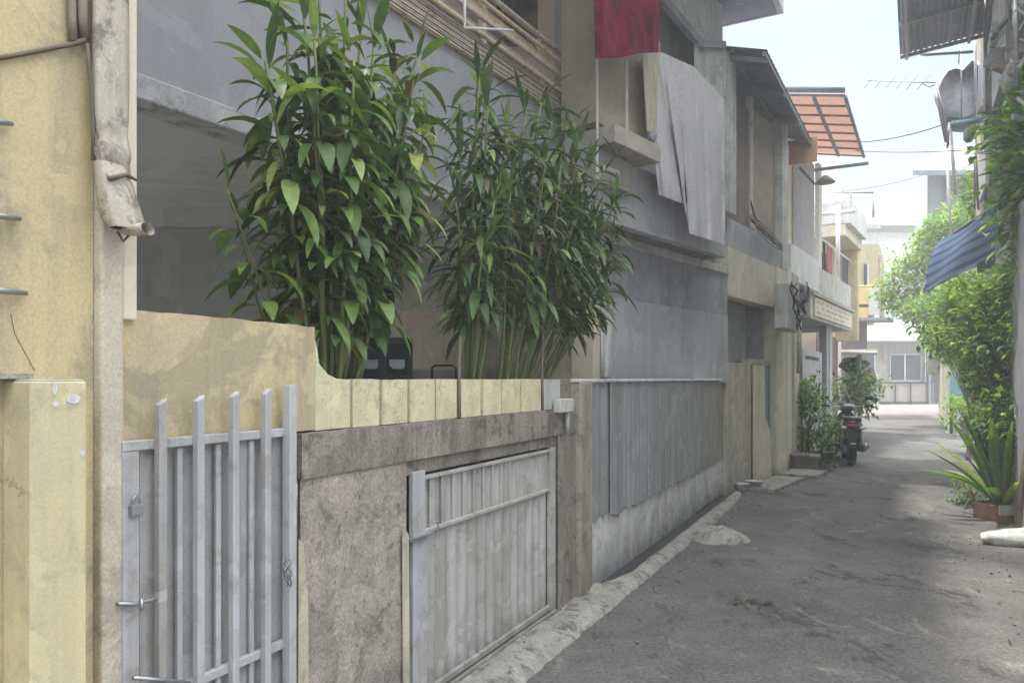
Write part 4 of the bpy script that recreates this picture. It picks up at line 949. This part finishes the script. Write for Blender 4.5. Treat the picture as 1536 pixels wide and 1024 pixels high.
mb=MB(); mb.tube([at(1430,186,11.2),at(1486,178,10.6)],.04,8); mb.lathe(at(1431,186,11.2),[(0,-.03),(.055,-.03),(.055,.05),(0,.06)],12,V((1,0,0))); mb.build('pole',M['tealbox'],bp)
mb=MB(); c=at(1453,203,11); mb.lathe(c,[(.02,.12),(.05,.08),(.07,.06),(.07,-.06),(.04,-.1),(0,-.1)],12); mb.tube([c+V((0,0,.1)),c+V((0,0,.19))],.006,5); mb.build('lantern',M['tarp'],bp)
for i,(x0,y0,x1,y1,Y,l) in enumerate(((1424,180,1434,292,12.5,'white slanting pipe rising from the pale treetop by the wrapped bundle'),(1462,210,1468,315,11.5,'thin grey pipe hanging right of the white slanting pipe'),(1419,210,1428,380,14,'very thin pale pole above the striped awning'))):
    mb=MB(); mb.tube([at(x0,y0,Y),at(x1,y1,Y)],.03 if i==0 else .02,8); mb.build('pipe',M['whitep' if i!=1 else 'steel'],label=l,cat='pipe')
# far right grey house with dark eaves
y8=thing('grey_gable_house','distant grey house with dark pointed eaves above the pale tree','house',at(1430,600,27))
mb=MB(); front(mb,1391,262,1500,560,27,5); mb.build('wall',M['lav_dark'],y8)
mb=MB(); mb.prism([at(1369,263,26),at(1412,226,29),at(1490,224,29),at(1500,262,26)],V((0,0,.18))); mb.build('roof',M['roof'],y8)
mb=MB(); front(mb,1441,262,1470,300,26.9,.1); mb.build('window',M['glass_dark'],y8)
mb=MB(); front(mb,1419,255,1426,300,26.85,.15); mb.build('pillar',M['white_dirty'],y8)
# lower walls, gate posts on the right
gw=thing('side_wall','low grey wall with blue grey post half hidden by the bushes at right','wall',at(1480,650,10))
mb=MB(); mb.prism([at(1464,665,11.4),at(1500,665,9.8),at(1500,566,9.8),at(1464,566,11.4)],V((.1,.06,0))); mb.build('panel',M['tarp'],gw)
mb=MB(); mb.prism([at(1497,690,9.7),at(1508,690,9.7),at(1508,560,9.7),at(1497,560,9.7)],V((0,.1,0))); mb.build('post',M['lav'],gw)
ew=thing('alley_side_wall','pale end wall with a black gate post at the right of the far alley','wall',at(1425,640,22))
mb=MB(); mb.prism([at(1418,649,20.6),at(1436,653,19.5),at(1436,500,19.5),at(1418,500,20.6)],V((.3,.15,0))); mb.build('wall',M['white_dirty'],ew)
mb=MB(); mb.prism([at(1408,625,29),at(1418,649,20.7),at(1418,520,20.7),at(1408,520,29)],V((.3,.15,0))); mb.build('long_wall',M['cream_old'],ew)
mb=MB(); mb.tube([at(1427,650,18.9),at(1427,585,18.9),at(1436,585,18.6)],.04,8); mb.build('gate_post',M['black'],ew)
mb=MB(); mb.prism([at(1425,605,16),at(1442,605,15.5),at(1442,510,15.5),at(1425,510,16)],V((.1,.05,0))); mb.build('blue_board',M['skyblue'],label='pale sky blue board half hidden in the leaves beneath the striped awning',cat='board')
mb=MB(); mb.prism([at(1512,650,8.6),at(1521,622,8.5),at(1529,624,8.5),at(1521,652,8.6)],V((.02,.03,0))); mb.build('leaning_board',M['white_dirty'],label='short pale board leaning among the right hand bushes',cat='board')
# striped awning
aw=thing('striped_awning','drooping blue striped fabric awning among the leaves on the right','awning',at(1440,400,12))
A=at(1404,368,11.6); B=at(1500,303,9.7); C_=at(1508,374,9.5); D=at(1386,438,11.3)
E1=at(1396,400,12.6); 
mb=MB()
def awf(a,b):
    p=A.lerp(B,a).lerp(D.lerp(C_,a),b); s_=math.sin(math.pi*b)*.10+ .03*math.sin(a*9+b*5); 
    return p+V((-.5,-.6,.35))*s_
mb.grid(awf,30,24); fo=mb.build('fabric',M['stripe'],aw,solid=.006)
uv=fo.data.uv_layers.new(name='UVMap')
for li,l in enumerate(fo.data.loops):
    k=l.vertex_index; uv.data[li].uv=((k%31)/30,(k//31)/24)
mb=MB(); mb.tube([A,B],.018,8); mb.tube([D,C_],.012,8); mb.tube([A,D],.012,8); mb.build('frame',M['tarp'],aw)
mb=MB(); c=at(1492,397,10.4); mb.prism([at(1465,395,9.9),at(1500,378,9.6),at(1498,397,9.6),at(1466,410,9.9)],V((.02,.02,0))); mb.build('valance',M['navy'],aw)
# overhead wires
def wire(name,p,q,sag,r,l):
    mb=MB(); mb.tube([p.lerp(q,i/16)+V((0,0,-sag*4*(i/16)*(1-i/16))) for i in range(17)],r,5); mb.build('overhead_wire',M['cable'],label=l,cat='wire')
wire('a',at(1240,212,15),at(1412,188,12.5),.12,.010,'upper thin wire crossing the sky to the wrapped bundle')
wire('b',at(1240,222,16),at(1490,222,11),.08,.008,'nearly level thin wire crossing the sky at mid height')
wire('c',at(1262,287,21),at(1400,257,24),.10,.010,'lowest thin wire running to the distant grey house eaves')

# ------------------------------------------------------------------ motorbike
mkx,mky=at(1277,697,12.9).x,12.9
ang=-math.atan(.50)+.12
mk=thing('motorbike','black scooter motorbike parked facing away on the left of the alley','motorbike',V((mkx,mky,0)))
ca,sa=math.cos(ang),math.sin(ang)
def L(x,y,z):
    x*=1.22
    return V((mkx+x*ca-y*sa, mky+x*sa+y*ca, z))
def LB():
    m=MB(); return m
def lmesh(mb,name,m,par=mk,**k):
    mb.v=[tuple(L(*p)) for p in mb.v]; return mb.build(name,M[m],par,**k)
for y,nm in ((0,'rear_wheel'),(1.24,'front_wheel')):
    mb=MB(); mb.lathe((0,y,.28),[(.20,-.04),(.235,-.055),(.27,-.045),(.285,0),(.27,.045),(.235,.055),(.20,.04)],28,V((1,0,0)),closed=True); w_=lmesh(mb,nm,'rubber')
    mb=MB(); mb.lathe((0,y,.28),[(.0,-.05),(.04,-.05),(.05,-.02),(.18,-.02),(.21,-.04),(.21,.04),(.18,.02),(.05,.02),(.04,.05),(0,.05)],20,V((1,0,0))); lmesh(mb,'rim','steel',w_)
def loft(mb,secs,n=16):
    vs=[];fs=[]
    for (y,z,w,h) in secs:
        for k in range(n):
            t=2*math.pi*k/n; cx=math.copysign(abs(math.cos(t))**.7,math.cos(t)); cz=math.copysign(abs(math.sin(t))**.8,math.sin(t))
            vs.append(V((w*cx,y,z+h*cz)))
    for i in range(len(secs)-1):
        for k in range(n): k2=(k+1)%n; fs.append((i*n+k,i*n+k2,(i+1)*n+k2,(i+1)*n+k))
    fs.append(tuple(range(n-1,-1,-1))); fs.append(tuple((len(secs)-1)*n+k for k in range(n)))
    return mb.add(vs,fs,True)
mb=MB(); loft(mb,[(-.34,.74,.05,.03),(-.28,.72,.11,.07),(-.12,.68,.145,.11),(.12,.62,.16,.13),(.34,.52,.15,.14),(.45,.42,.14,.1)]); lmesh(mb,'tail_fairing','darkgreen')
mb=MB(); loft(mb,[(.40,.30,.15,.06),(.62,.27,.17,.06),(.84,.28,.16,.07),(.92,.40,.16,.12),(.98,.56,.18,.16),(1.02,.72,.15,.10),(1.0,.84,.10,.06)]); lmesh(mb,'front_fairing','darkgreen')
mb=MB(); loft(mb,[(-.30,.80,.09,.03),(-.15,.80,.13,.045),(.10,.77,.14,.05),(.32,.74,.12,.045),(.46,.70,.09,.035)]); lmesh(mb,'seat','black')
mb=MB(); loft(mb,[(.92,.94,.10,.05),(.99,.97,.13,.07),(1.05,.95,.09,.05)]); lmesh(mb,'handlebar_cowl','darkgreen')
mb=MB(); mb.tube([(-.34,.86,1.0),(-.2,.92,.99),(0,.96,.96),(.2,.92,.99),(.34,.86,1.0)],.014,8); hb=lmesh(mb,'handlebar','steel')
for s in (-1,1):
    mb=MB(); mb.tube([(s*.25,.89,1.0),(s*.36,.85,1.0)],.02,8); lmesh(mb,'grip','rubber',hb)
    mb=MB(); mb.tube([(s*.2,.92,1.0),(s*.25,.9,1.10),(s*.29,.87,1.14)],.007,6); mb.blob((s*.31,.86,1.15),(.065,.02,.042),1,.0); lmesh(mb,'mirror','black')
mb=MB(); loft(mb,[(-.365,.70,.06,.025),(-.335,.70,.085,.035),(-.30,.70,.10,.04)],12); lmesh(mb,'tail_light','redlamp')
for s in (-1,1):
    mb=MB(); mb.blob((s*.125,-.30,.665),(.05,.045,.032),2,.05); lmesh(mb,'indicator','clearlamp')
mb=MB(); mb.tube([(-.11,-.10,.86),(-.12,-.30,.85),(-.06,-.38,.85),(.06,-.38,.85),(.12,-.30,.85),(.11,-.10,.86)],.012,8); lmesh(mb,'grab_rail','steel')
mb=MB(); mb.prism([(-.075,-.30,.64),(.075,-.30,.64),(.06,-.36,.36),(.04,-.36,.30),(-.04,-.36,.30),(-.06,-.36,.36)],(0,.02,0)); lmesh(mb,'rear_mudguard','black')
mb=MB(); mb.prism([(-.085,-.35,.60),(.085,-.35,.60),(.085,-.372,.50),(-.085,-.372,.50)],(0,.004,0)); lmesh(mb,'number_plate','black')
mb=MB(); mb.bx((0,-.366,.40),(.07,.01,.03)); lmesh(mb,'reflector','clearlamp')
mb=MB(); mb.tube([(.09,.45,.24),(.13,.25,.24),(.15,.05,.27),(.17,-.26,.36)],[.025,.03,.05,.052],12); lmesh(mb,'exhaust','steel')
mb=MB(); mb.bx((-.1,.1,.30),(.07,.44,.12)); mb.bx((.02,.32,.34),(.2,.24,.2)); lmesh(mb,'engine','tarp',bevel=.02)
for s in (-1,1):
    mb=MB(); mb.tube([(s*.11,-.02,.28),(s*.12,-.12,.60)],.022,8); mb.tube([(s*.11,-.02,.32),(s*.12,-.10,.52)],.032,8); lmesh(mb,'shock','steel')
    mb=MB(); mb.tube([(s*.12,.36,.30),(s*.27,.34,.31)],.016,8); lmesh(mb,'foot_peg','rubber')
mb=MB(); mb.tube([(.07,1.24,.28),(.08,1.12,.62)],.022,8); mb.tube([(-.07,1.24,.28),(-.08,1.12,.62)],.022,8); lmesh(mb,'fork','steel')
mb=MB(); loft(mb,[(1.08,.57,.05,.02),(1.2,.60,.07,.025),(1.36,.54,.07,.025),(1.46,.44,.05,.02)]); lmesh(mb,'front_mudguard','darkgreen')
mb=MB(); mb.tube([(-.1,.42,.26),(-.24,.36,.01)],.012,6); lmesh(mb,'side_stand','steel')
# ------------------------------------------------------------------ plants
def cane_plant(name,label,cat,base,stems,mat,leafL,leafW,group=None,stem_r=.011,density=26,first=.35,droop=1.1,elev=.45):
    t=thing(name,label,cat,base,group)
    lv=MB()
    for si,(b,top,first_) in enumerate(stems):
        b=V(b); top=V(top); mid=b.lerp(top,.5)+V((R.uniform(-.05,.05),R.uniform(-.05,.05),0))
        n=10; pts=[]
        for i in range(n+1):
            k=i/n; p=(b*(1-k)**2+mid*2*k*(1-k)+top*k*k); p+=V((NZ.noise(p*3),NZ.noise(p*3+V((9,0,0))),0))*.015; pts.append(p)
        mb=MB(); mb.tube(pts,[stem_r*(1-.5*i/n) for i in range(n+1)],7); mb.build('stem',M['stem'],t)
        Ln=(top-b).length; N=int(Ln*density); ph=R.uniform(0,6.28)
        for j in range(N):
            k=first_+(1-first_)*(j+R.random()*.5)/N
            f=k*n; i=min(n-1,int(f)); p=pts[i].lerp(pts[i+1],f-i)
            ph+=2.4+R.uniform(-.3,.3)
            e=elev+(.75 if k>.93 else 0)+R.uniform(-.6,.55)
            d=V((math.cos(ph)*math.cos(e),math.sin(ph)*math.cos(e),math.sin(e)))
            s=R.uniform(.5,1.2)*(1 if k<.97 else .8)
            # short petiole
            q=p+d*R.uniform(.015,.06)
            lv.leaf(q,d,leafL*s,leafW*s*R.uniform(.8,1.15),droop*R.uniform(.6,1.5) if k<.95 else droop*.45,nseg=6,fold=R.uniform(.15,.45))
    lv.build('leaves',M[mat],t)
    return t
def wp(px,py,o): return W.at(px,py,o)
def stems_from(lst):
    out=[]
    for (bx,by,tx,ty,o1,o2,f) in lst:
        b=wp(bx,by,o1); b.z=1.40
        out.append((b,wp(tx,ty,o2),f))
    return out
# big left clump: (base px, top px, offsets from the wall plane, where the leaves begin)
cane_plant('leafy_shrub','tallest broad leaved cane plant at the left end of the planter','plant',W.pt(W.U(480),1.40,-.3),
 stems_from([(470,500,430,60,-.30,-.25,.25),(480,500,455,10,-.28,-.2,.3),(490,500,480,-25,-.32,-.3,.2),(500,500,520,-20,-.26,-.2,.25),(505,500,545,30,-.34,-.3,.2),
   (510,500,560,60,-.22,-.15,.25),(515,500,590,90,-.3,-.2,.3),(525,500,600,160,-.3,-.2,.3),(520,500,575,250,-.25,-.15,.3),(475,500,410,150,-.3,-.3,.35),
   (485,500,470,150,-.2,-.1,.25),(495,500,520,200,-.2,-.1,.25),(530,500,612,120,-.35,-.35,.35),(500,500,505,100,-.4,-.4,.2),(480,500,440,230,-.35,-.35,.3),(500,500,540,330,-.2,-.12,.3),(525,500,640,190,-.22,-.12,.4),(530,500,625,70,-.2,-.1,.4),(470,500,395,90,-.22,-.2,.45),(520,500,600,330,-.2,-.1,.4),(485,500,470,60,-.2,-.08,.3),(505,500,530,90,-.15,-.04,.35)]),
 'leafA',.215,.054,density=36,elev=.2,droop=1.4)
cane_plant('leafy_shrub','small sparse leafy shoot leaning left above the yellow wall','plant',W.pt(W.U(430),1.40,-.3),
 stems_from([(440,470,338,285,-.30,-.30,.45),(436,470,352,330,-.34,-.4,.5),(450,470,458,290,-.26,-.24,.6),(445,470,400,400,-.3,-.3,.4)]),
 'leafF',.21,.056,density=14,stem_r=.007,elev=.3)
cane_plant('leafy_shrub','dark upright cane plant in the middle of the planter beside the rod standing in for its trunk','plant',W.pt(W.U(700),1.40,-.3),
 stems_from([(697,560,722,105,-.28,-.25,.22),(700,560,715,170,-.30,-.32,.2),(706,560,735,150,-.24,-.2,.25),(704,560,690,230,-.3,-.35,.3),(712,560,760,190,-.3,-.25,.3),(716,560,745,260,-.2,-.15,.35),(702,560,685,300,-.3,-.3,.35),(720,560,770,240,-.35,-.35,.3),(700,560,728,130,-.33,-.38,.3),(710,560,740,300,-.2,-.1,.4)]),
 'leafB',.26,.044,density=30,elev=.25,droop=1.3)
cane_plant('leafy_shrub','wide bushy narrow leaved clump at the right end of the planter','plant',W.pt(W.U(770),1.40,-.3),
 stems_from([(745,560,790,160,-.28,-.2,.35),(752,560,815,150,-.30,-.2,.35),(760,560,830,180,-.24,-.1,.35),(768,560,850,190,-.3,-.1,.4),(775,560,870,215,-.3,-.05,.4),(780,560,885,250,-.2,-.0,.4),
  (785,560,880,300,-.3,.0,.4),(790,560,890,330,-.3,-.05,.4),(800,560,900,365,-.25,-.05,.42),(805,560,870,390,-.3,-.1,.45),(760,560,775,220,-.4,-.4,.35),(770,560,820,240,-.2,-.05,.35),(778,560,840,280,-.2,0,.35),(786,560,830,350,-.2,-.05,.4),(760,560,790,320,-.2,-.1,.4),(795,560,860,330,-.2,.05,.4),(782,560,855,240,-.35,-.3,.4),(815,560,850,420,-.3,-.15,.5),(800,560,925,300,-.2,.12,.45),(805,560,925,360,-.25,.1,.45),(810,560,915,410,-.25,.08,.5),(812,560,885,440,-.3,.05,.5),(790,560,905,260,-.2,.08,.45),(750,560,765,290,-.2,-.1,.4)]),
 'leafB',.26,.046,density=31,elev=.2,droop=1.2)

def bush(name,label,cat,base,center,rad,nclump,per,mat,L,Wd,trunk_r=.03,seed=1,group=None,droop=.6,nseg=2,shape=1.0,stuff=None,branches=True,trunks=1):
    t=thing(name,label,cat,base,group)
    rr=random.Random(seed); lv=MB(); center=V(center); tr=MB(); tips=[]
    for i in range(nclump):
        while True:
            v=V((rr.uniform(-1,1),rr.uniform(-1,1),rr.uniform(-1,1)))
            if v.length<1 and v.length>.25: break
        v=v*(1+.35*NZ.noise(v*2.2+V((seed,0,0))))
        c=center+V((v.x*rad[0],v.y*rad[1],v.z*rad[2])); tips.append(c)
        out=V((v.x,v.y,v.z*.6+.15)).normalized()
        for j in range(per):
            a=rr.uniform(0,6.28); e=rr.uniform(-.5,1.0)
            d=(out*.9+V((math.cos(a)*math.cos(e),math.sin(a)*math.cos(e),math.sin(e)))).normalized()
            p=c+V((rr.uniform(-1,1),rr.uniform(-1,1),rr.uniform(-1,1)))*L*1.3
            s=rr.choice((.5,.7,.9,1.1,1.35))*rr.uniform(.85,1.15)
            R.seed(i*1000+j+seed)
            lv.leaf(p,d,L*s,Wd*s,droop*rr.uniform(.4,1.6),nseg=nseg,fold=.3)
    b=V(base)
    for k in range(trunks):
        bb=b+V((rr.uniform(-.5,.5),rr.uniform(-.5,.5),0))*.15*(trunks>1)
        tr.tube([bb,bb.lerp(center,.4)+V((rr.uniform(-.06,.06),rr.uniform(-.06,.06),0)),center+V((0,0,rad[2]*.2))],[trunk_r,trunk_r*.75,trunk_r*.3],8)
    if branches:
        for c in tips[::max(1,nclump//26)]:
            s0=b.lerp(center,rr.uniform(.35,.95)); tr.tube([s0,s0.lerp(c,.5)+V((0,0,.05)),c],[trunk_r*.4,trunk_r*.25,trunk_r*.1],5)
    tr.build('trunk',M['trunk'],t); lv.build('crown',M[mat],t)
    return t
def gr(px,py): 
    Y=F*H/(py-HY); return at(px,py,Y)
# right side greenery
def C3(px,py,Y): return at(px,py,Y)
bush('climbing_vine','dense green vine covering the right house wall behind the awning','plant',RH.pt(7.6,0,-.1),C3(1566,440,7.7),(.26,.5,.9),210,14,'leafC',.11,.05,.03,47)
bush('overhanging_tree','large leaved tree overhanging the top right edge of the picture','tree',RH.pt(6.5,0,.1),C3(1582,240,7.4),(.42,.7,1.05),240,13,'leafC',.15,.062,.06,11,nseg=3)
bush('leafy_tree','dense mid green tree filling the right edge below the striped awning','tree',RH.pt(9.2,0,-.1),C3(1532,510,8.4),(.52,.8,.88),520,15,'leafC',.105,.052,.05,12)
bush('leafy_tree','bright green bushy tree right in front of the awning tip, beside the blue board','tree',RH.pt(12.9,0,.1),C3(1476,478,11.9),(.72,.9,.78),460,15,'leafC',.10,.052,.04,13)
bush('leafy_tree','lime green young tree hanging over the alley below the awning','tree',RH.pt(15.4,0,.1),C3(1437,512,14.4),(.45,.7,.42),130,13,'leafE',.11,.055,.03,14)
bush('leafy_tree','tree crown between the striped awning and the wrapped bundle','tree',RH.pt(16.5,0,.0),C3(1492,290,14.5),(.45,.8,.75),200,13,'leafC',.11,.055,.04,24)
dapple_tree=thing('overhanging_tree','added unseen tree high over the alley, dappling the sunlight on the road','tree',V((4.6,3.2,0)))  # added tree above the view, placed to break up the sun strip
mb=MB(); mb.tube([V((4.6,3.2,0)),V((4.5,3.5,3.4)),V((4.2,4.2,5.6)),V((3.3,6.3,6.5))],[.09,.08,.06,.02],10); mb.build('trunk',M['trunk'],dapple_tree)
lv=MB(); rr=random.Random(4)
for i in range(42):
    a=rr.uniform(0,6.28); q=rr.random()**.5
    c_=V((3.35+.75*q*math.cos(a),6.1+2.1*q*math.sin(a),6.5+rr.uniform(-.35,.5)))
    for j in range(11):
        e=rr.uniform(-.5,.8); b_=rr.uniform(0,6.28); d=V((math.cos(b_)*math.cos(e),math.sin(b_)*math.cos(e),math.sin(e)))
        lv.leaf(c_+d*rr.uniform(0,.12),d,rr.uniform(.12,.2),.08,.6,nseg=2)
lv.build('crown',M['leafC'],dapple_tree)
bush('pale_tree','hazy pale green tree rising before the distant grey house','tree',V((15.2,23.4,0)),C3(1424,358,21.5),(.85,1.2,.85),190,14,'leafD',.18,.09,.06,15)
bush('pale_tree','hazy darker tree over the alley end, left of the striped awning','tree',V((16.1,26.0,0)),C3(1388,425,23.5),(1.25,1.4,1.2),380,14,'leafD',.18,.09,.06,16)
bush('pale_tree','low hazy tree hanging above the far gate','tree',V((13.6,21.2,0)),C3(1412,472,19.5),(.8,1.0,.62),220,14,'leafD',.15,.08,.05,17)
bush('garden_bush','lime yellow low bush by the far black gate post','bush',gr(1452,690),C3(1449,620,15),(.42,.6,.36),70,13,'leafE',.10,.05,.02,18,trunks=4)
bush('garden_bush','green bush behind the spiky plant at the right edge','bush',gr(1520,735),C3(1518,640,9.6),(.42,.6,.50),110,14,'leafC',.09,.045,.02,19,trunks=4)
bush('leafy_tree','mid green shrub filling the right edge above the white stone','tree',RH.pt(7.9,0,.05),C3(1536,640,7.9),(.36,.5,.42),170,14,'leafC',.10,.05,.02,44,trunks=3)
bush('garden_bush','small lime bush right of the spiky plant pot','bush',gr(1535,745),C3(1534,705,8.6),(.22,.3,.35),50,12,'leafE',.07,.04,.015,20,trunks=3)
bush('garden_bush','low weedy tuft at the foot of the spiky plant on its left','bush',gr(1462,765),C3(1462,742,8.8),(.24,.35,.17),50,12,'leafC',.06,.03,.012,21,trunks=4)
# spiky plant in a planter
sp=thing('spiky_plant','spiky sword leaved plant fanning out of a low brick planter','plant',gr(1502,778))
c=gr(1502,778); lv=MB()
R.seed(5)
for k in range(54):
    a=R.uniform(0,6.28); e=R.uniform(.72,1.5); d=V((math.cos(a)*math.cos(e),math.sin(a)*math.cos(e),math.sin(e)))
    lv.leaf(c+V((math.cos(a)*.06,math.sin(a)*.06,.16)),d,R.uniform(.6,1.15),R.uniform(.08,.12),.55 if e>.9 else .9,nseg=8,fold=.5)
lv.build('leaves',M['leafC'],sp)
pot=thing('planter_box','low terracotta brick planter under the spiky plant','planter',c)
mb=MB(); mb.bx(c+V((0,.02,.08)),(.36,.36,.17),.4); mb.build('box',M['terracotta'],pot,bevel=.012)
mb=MB(); mb.bx(c+V((0,.02,.168)),(.30,.30,.02),.4); mb.build('soil',M['soil'],pot)
mb=MB(); mb.bx(c+V((-.03,-.20,.13)),(.26,.03,.10),.1); mb.build('loose_tile',M['white_dirty'],label='pale loose tile resting against the brick planter',cat='tile')
# left potted plants
gp_=gr(1206,708)
bush('potted_shrub','bushy green potted shrub before the grey door on the left','plant',gr(1212,700)+V((0,0,.2)),C3(1213,640,12.7),(.42,.5,.75),150,14,'leafC',.085,.045,.02,31,trunks=4)
bush('climbing_plant','light green climbing plant rising above the potted shrub','plant',gr(1205,700)+V((-.1,.3,.2)),C3(1203,590,13.0),(.30,.35,.32),55,12,'leafC',.08,.045,.012,32,trunks=2)
bush('garden_bush','low leafy bush just left of the motorbike','bush',gr(1242,690),C3(1240,660,13.8),(.25,.35,.42),60,12,'leafC',.09,.045,.015,33,trunks=3)
bush('garden_bush','bluish bushy plant in front of the low canopy behind the motorbike','bush',gr(1290,645),C3(1284,583,18.0),(.52,.6,.52),90,14,'leafC',.15,.06,.03,34,trunks=3)
def potf(px,py,r,h,lab,m='terracotta'):
    c=gr(px,py); mb=MB(); mb.lathe(c,[(r*.7,0),(r,h*.85),(r*1.1,h*.86),(r*1.1,h),(r*.9,h),(r*.85,h*.8),(0,h*.8)],16); mb.build('plant_pot',M[m],label=lab,cat='pot')
potf(1199,707,.15,.30,'dark brown pot under the left potted shrub, nearest the cream post','brown_wood'); potf(1216,706,.13,.27,'taupe pot under the left potted shrub, nearest the alley','taupe'); potf(1240,694,.12,.2,'dark pot between the potted shrub and the motorbike','brown_wood')

# grit and fallen leaves along the edges of the road
rr=random.Random(9); st=MB(); fl=MB()
for i in range(500):
    u=rr.uniform(2.5,14); side=rr.random()
    if side<.6: p=W.pt(u,.0,.36+abs(rr.gauss(0,.12)))
    elif side<.75: p=W.pt(u,.045,rr.uniform(.02,.1))
    else: p=RH.pt(u,.0,-.25-abs(rr.gauss(0,.25)))
    r=rr.uniform(.003,.009)*(1.6 if rr.random()<.06 else 1)
    st.hexa([p+V((rr.uniform(.6,1)*r*a,rr.uniform(.6,1)*r*b_,rr.uniform(.5,1)*r*c_+r*.4)) for c_ in (-1,1) for a,b_ in ((-1,-1),(1,-1),(1,1),(-1,1))])
st.build('gravel',M['conc'],kind='stuff',label='scattered grit along both edges of the asphalt',cat='gravel')
for i in range(110):
    u=rr.uniform(2.5,16)
    p=RH.pt(u,.012,-.2-abs(rr.gauss(0,.35))) if rr.random()<.65 else W.pt(u,.02,.3+abs(rr.gauss(0,.2)))
    a=rr.uniform(0,6.28); fl.leaf(p+V((0,0,.006)),V((math.cos(a),math.sin(a),.25)),rr.uniform(.03,.07),rr.uniform(.012,.025),.7,nseg=3)
fl.build('fallen_leaves',M['dry'],kind='stuff',label='small dry leaves scattered along the road edges',cat='leaf litter')
# ------------------------------------------------------------------ air, light, camera
hz=MB(); hz.bx((12,35,5.0),(230,206,16.0)); 
m,nt,P=new_mat('haze_air'); nt.nodes.remove(P)
pv=nt.nodes.new('ShaderNodeVolumePrincipled'); pv.inputs['Density'].default_value=HAZE; pv.inputs['Color'].default_value=(.93,.96,1,1); pv.inputs['Anisotropy'].default_value=.25
out=[q for q in nt.nodes if q.type=='OUTPUT_MATERIAL'][0]; nt.links.new(pv.outputs[0],out.inputs['Volume'])
ho=hz.build('haze',m,kind='stuff'); ho.display_type='WIRE'

elev=math.radians(SUN_E); az=V((SUN_X,SUN_Y,0)).normalized()
sd=V((az.x*math.cos(elev),az.y*math.cos(elev),math.sin(elev)))
sl=bpy.data.lights.new('sun','SUN'); sl.energy=2.2; sl.angle=math.radians(4.0); sl.color=(1,.95,.87)
so=bpy.data.objects.new('sun',sl); COL.objects.link(so); so.rotation_euler=sd.to_track_quat('Z','Y').to_euler()
w=bpy.data.worlds.new('World'); SC.world=w; w.use_nodes=True; nt=w.node_tree; bg=nt.nodes['Background']
b=NB(nt)
sky=nt.nodes.new('ShaderNodeTexSky'); sky.sky_type='NISHITA'; sky.sun_disc=False; sky.sun_elevation=elev; sky.sun_rotation=math.atan2(az.x,az.y); sky.air_density=1.4; sky.dust_density=4.5; sky.ozone_density=1.0
tc=b.n('ShaderNodeTexCoord').outputs['Generated']
cl=b.ramp(b.noise(b.vmap(tc,(1,1,2.6)),2.2,8,.6,.4),[(.38,0.),(.70,.85)])
sz=b.n('ShaderNodeSeparateXYZ'); b.l(tc,sz.inputs[0])
over=b.ramp(sz.outputs[2],[(0.,(2.1,2.4,2.6)),(.40,(1.9,2.3,2.65)),(.48,(2.6,3.0,3.3)),(.66,(14.4,14.2,13.9)),(1.,(19.,18.6,18.))])   # bright overcast: zenith brighter than horizon
thin=b.mix(cl,(.86,.93,1.0),(1.08,1.05,1.03)); over=b.mix(1.0,over,thin,'MULTIPLY')
k=b.mix(.93,sky.outputs[0],over)
nt.links.new(k,bg.inputs['Color']); bg.inputs['Strength'].default_value=.13
cam=bpy.data.cameras.new('camera'); co=bpy.data.objects.new('camera',cam); COL.objects.link(co)
cam.sensor_width=36; cam.lens=36*F/1536; cam.shift_y=56/1536; cam.clip_end=400; cam.clip_start=.05
co.location=(0,0,H); co.rotation_euler=(math.pi/2,0,0); SC.camera=co
vs=SC.view_settings; vs.view_transform='Standard'; vs.look='None'; vs.gamma=1; vs.exposure=EXPO
SC.cycles.max_bounces=7; SC.cycles.volume_bounces=1
GR={'leafy_shrub':'tall cane plants in the planter','pale_tree':'hazy trees at the end of the alley','overhead_wire':'wires crossing the sky','plant_pot':'pots under the left shrubs','basin':'basins on the kerb','door_step':'concrete steps on the left','garden_bush':'low bushes along the alley','leafy_tree':'trees on the right side','iron_rod':'rods on the planter front'}
for o in SC.objects:
    if o.parent is None and o.name.split('.')[0] in GR: o['group']=GR[o.name.split('.')[0]]
for o in SC.objects:
    if '_l' in o: del o['_l']
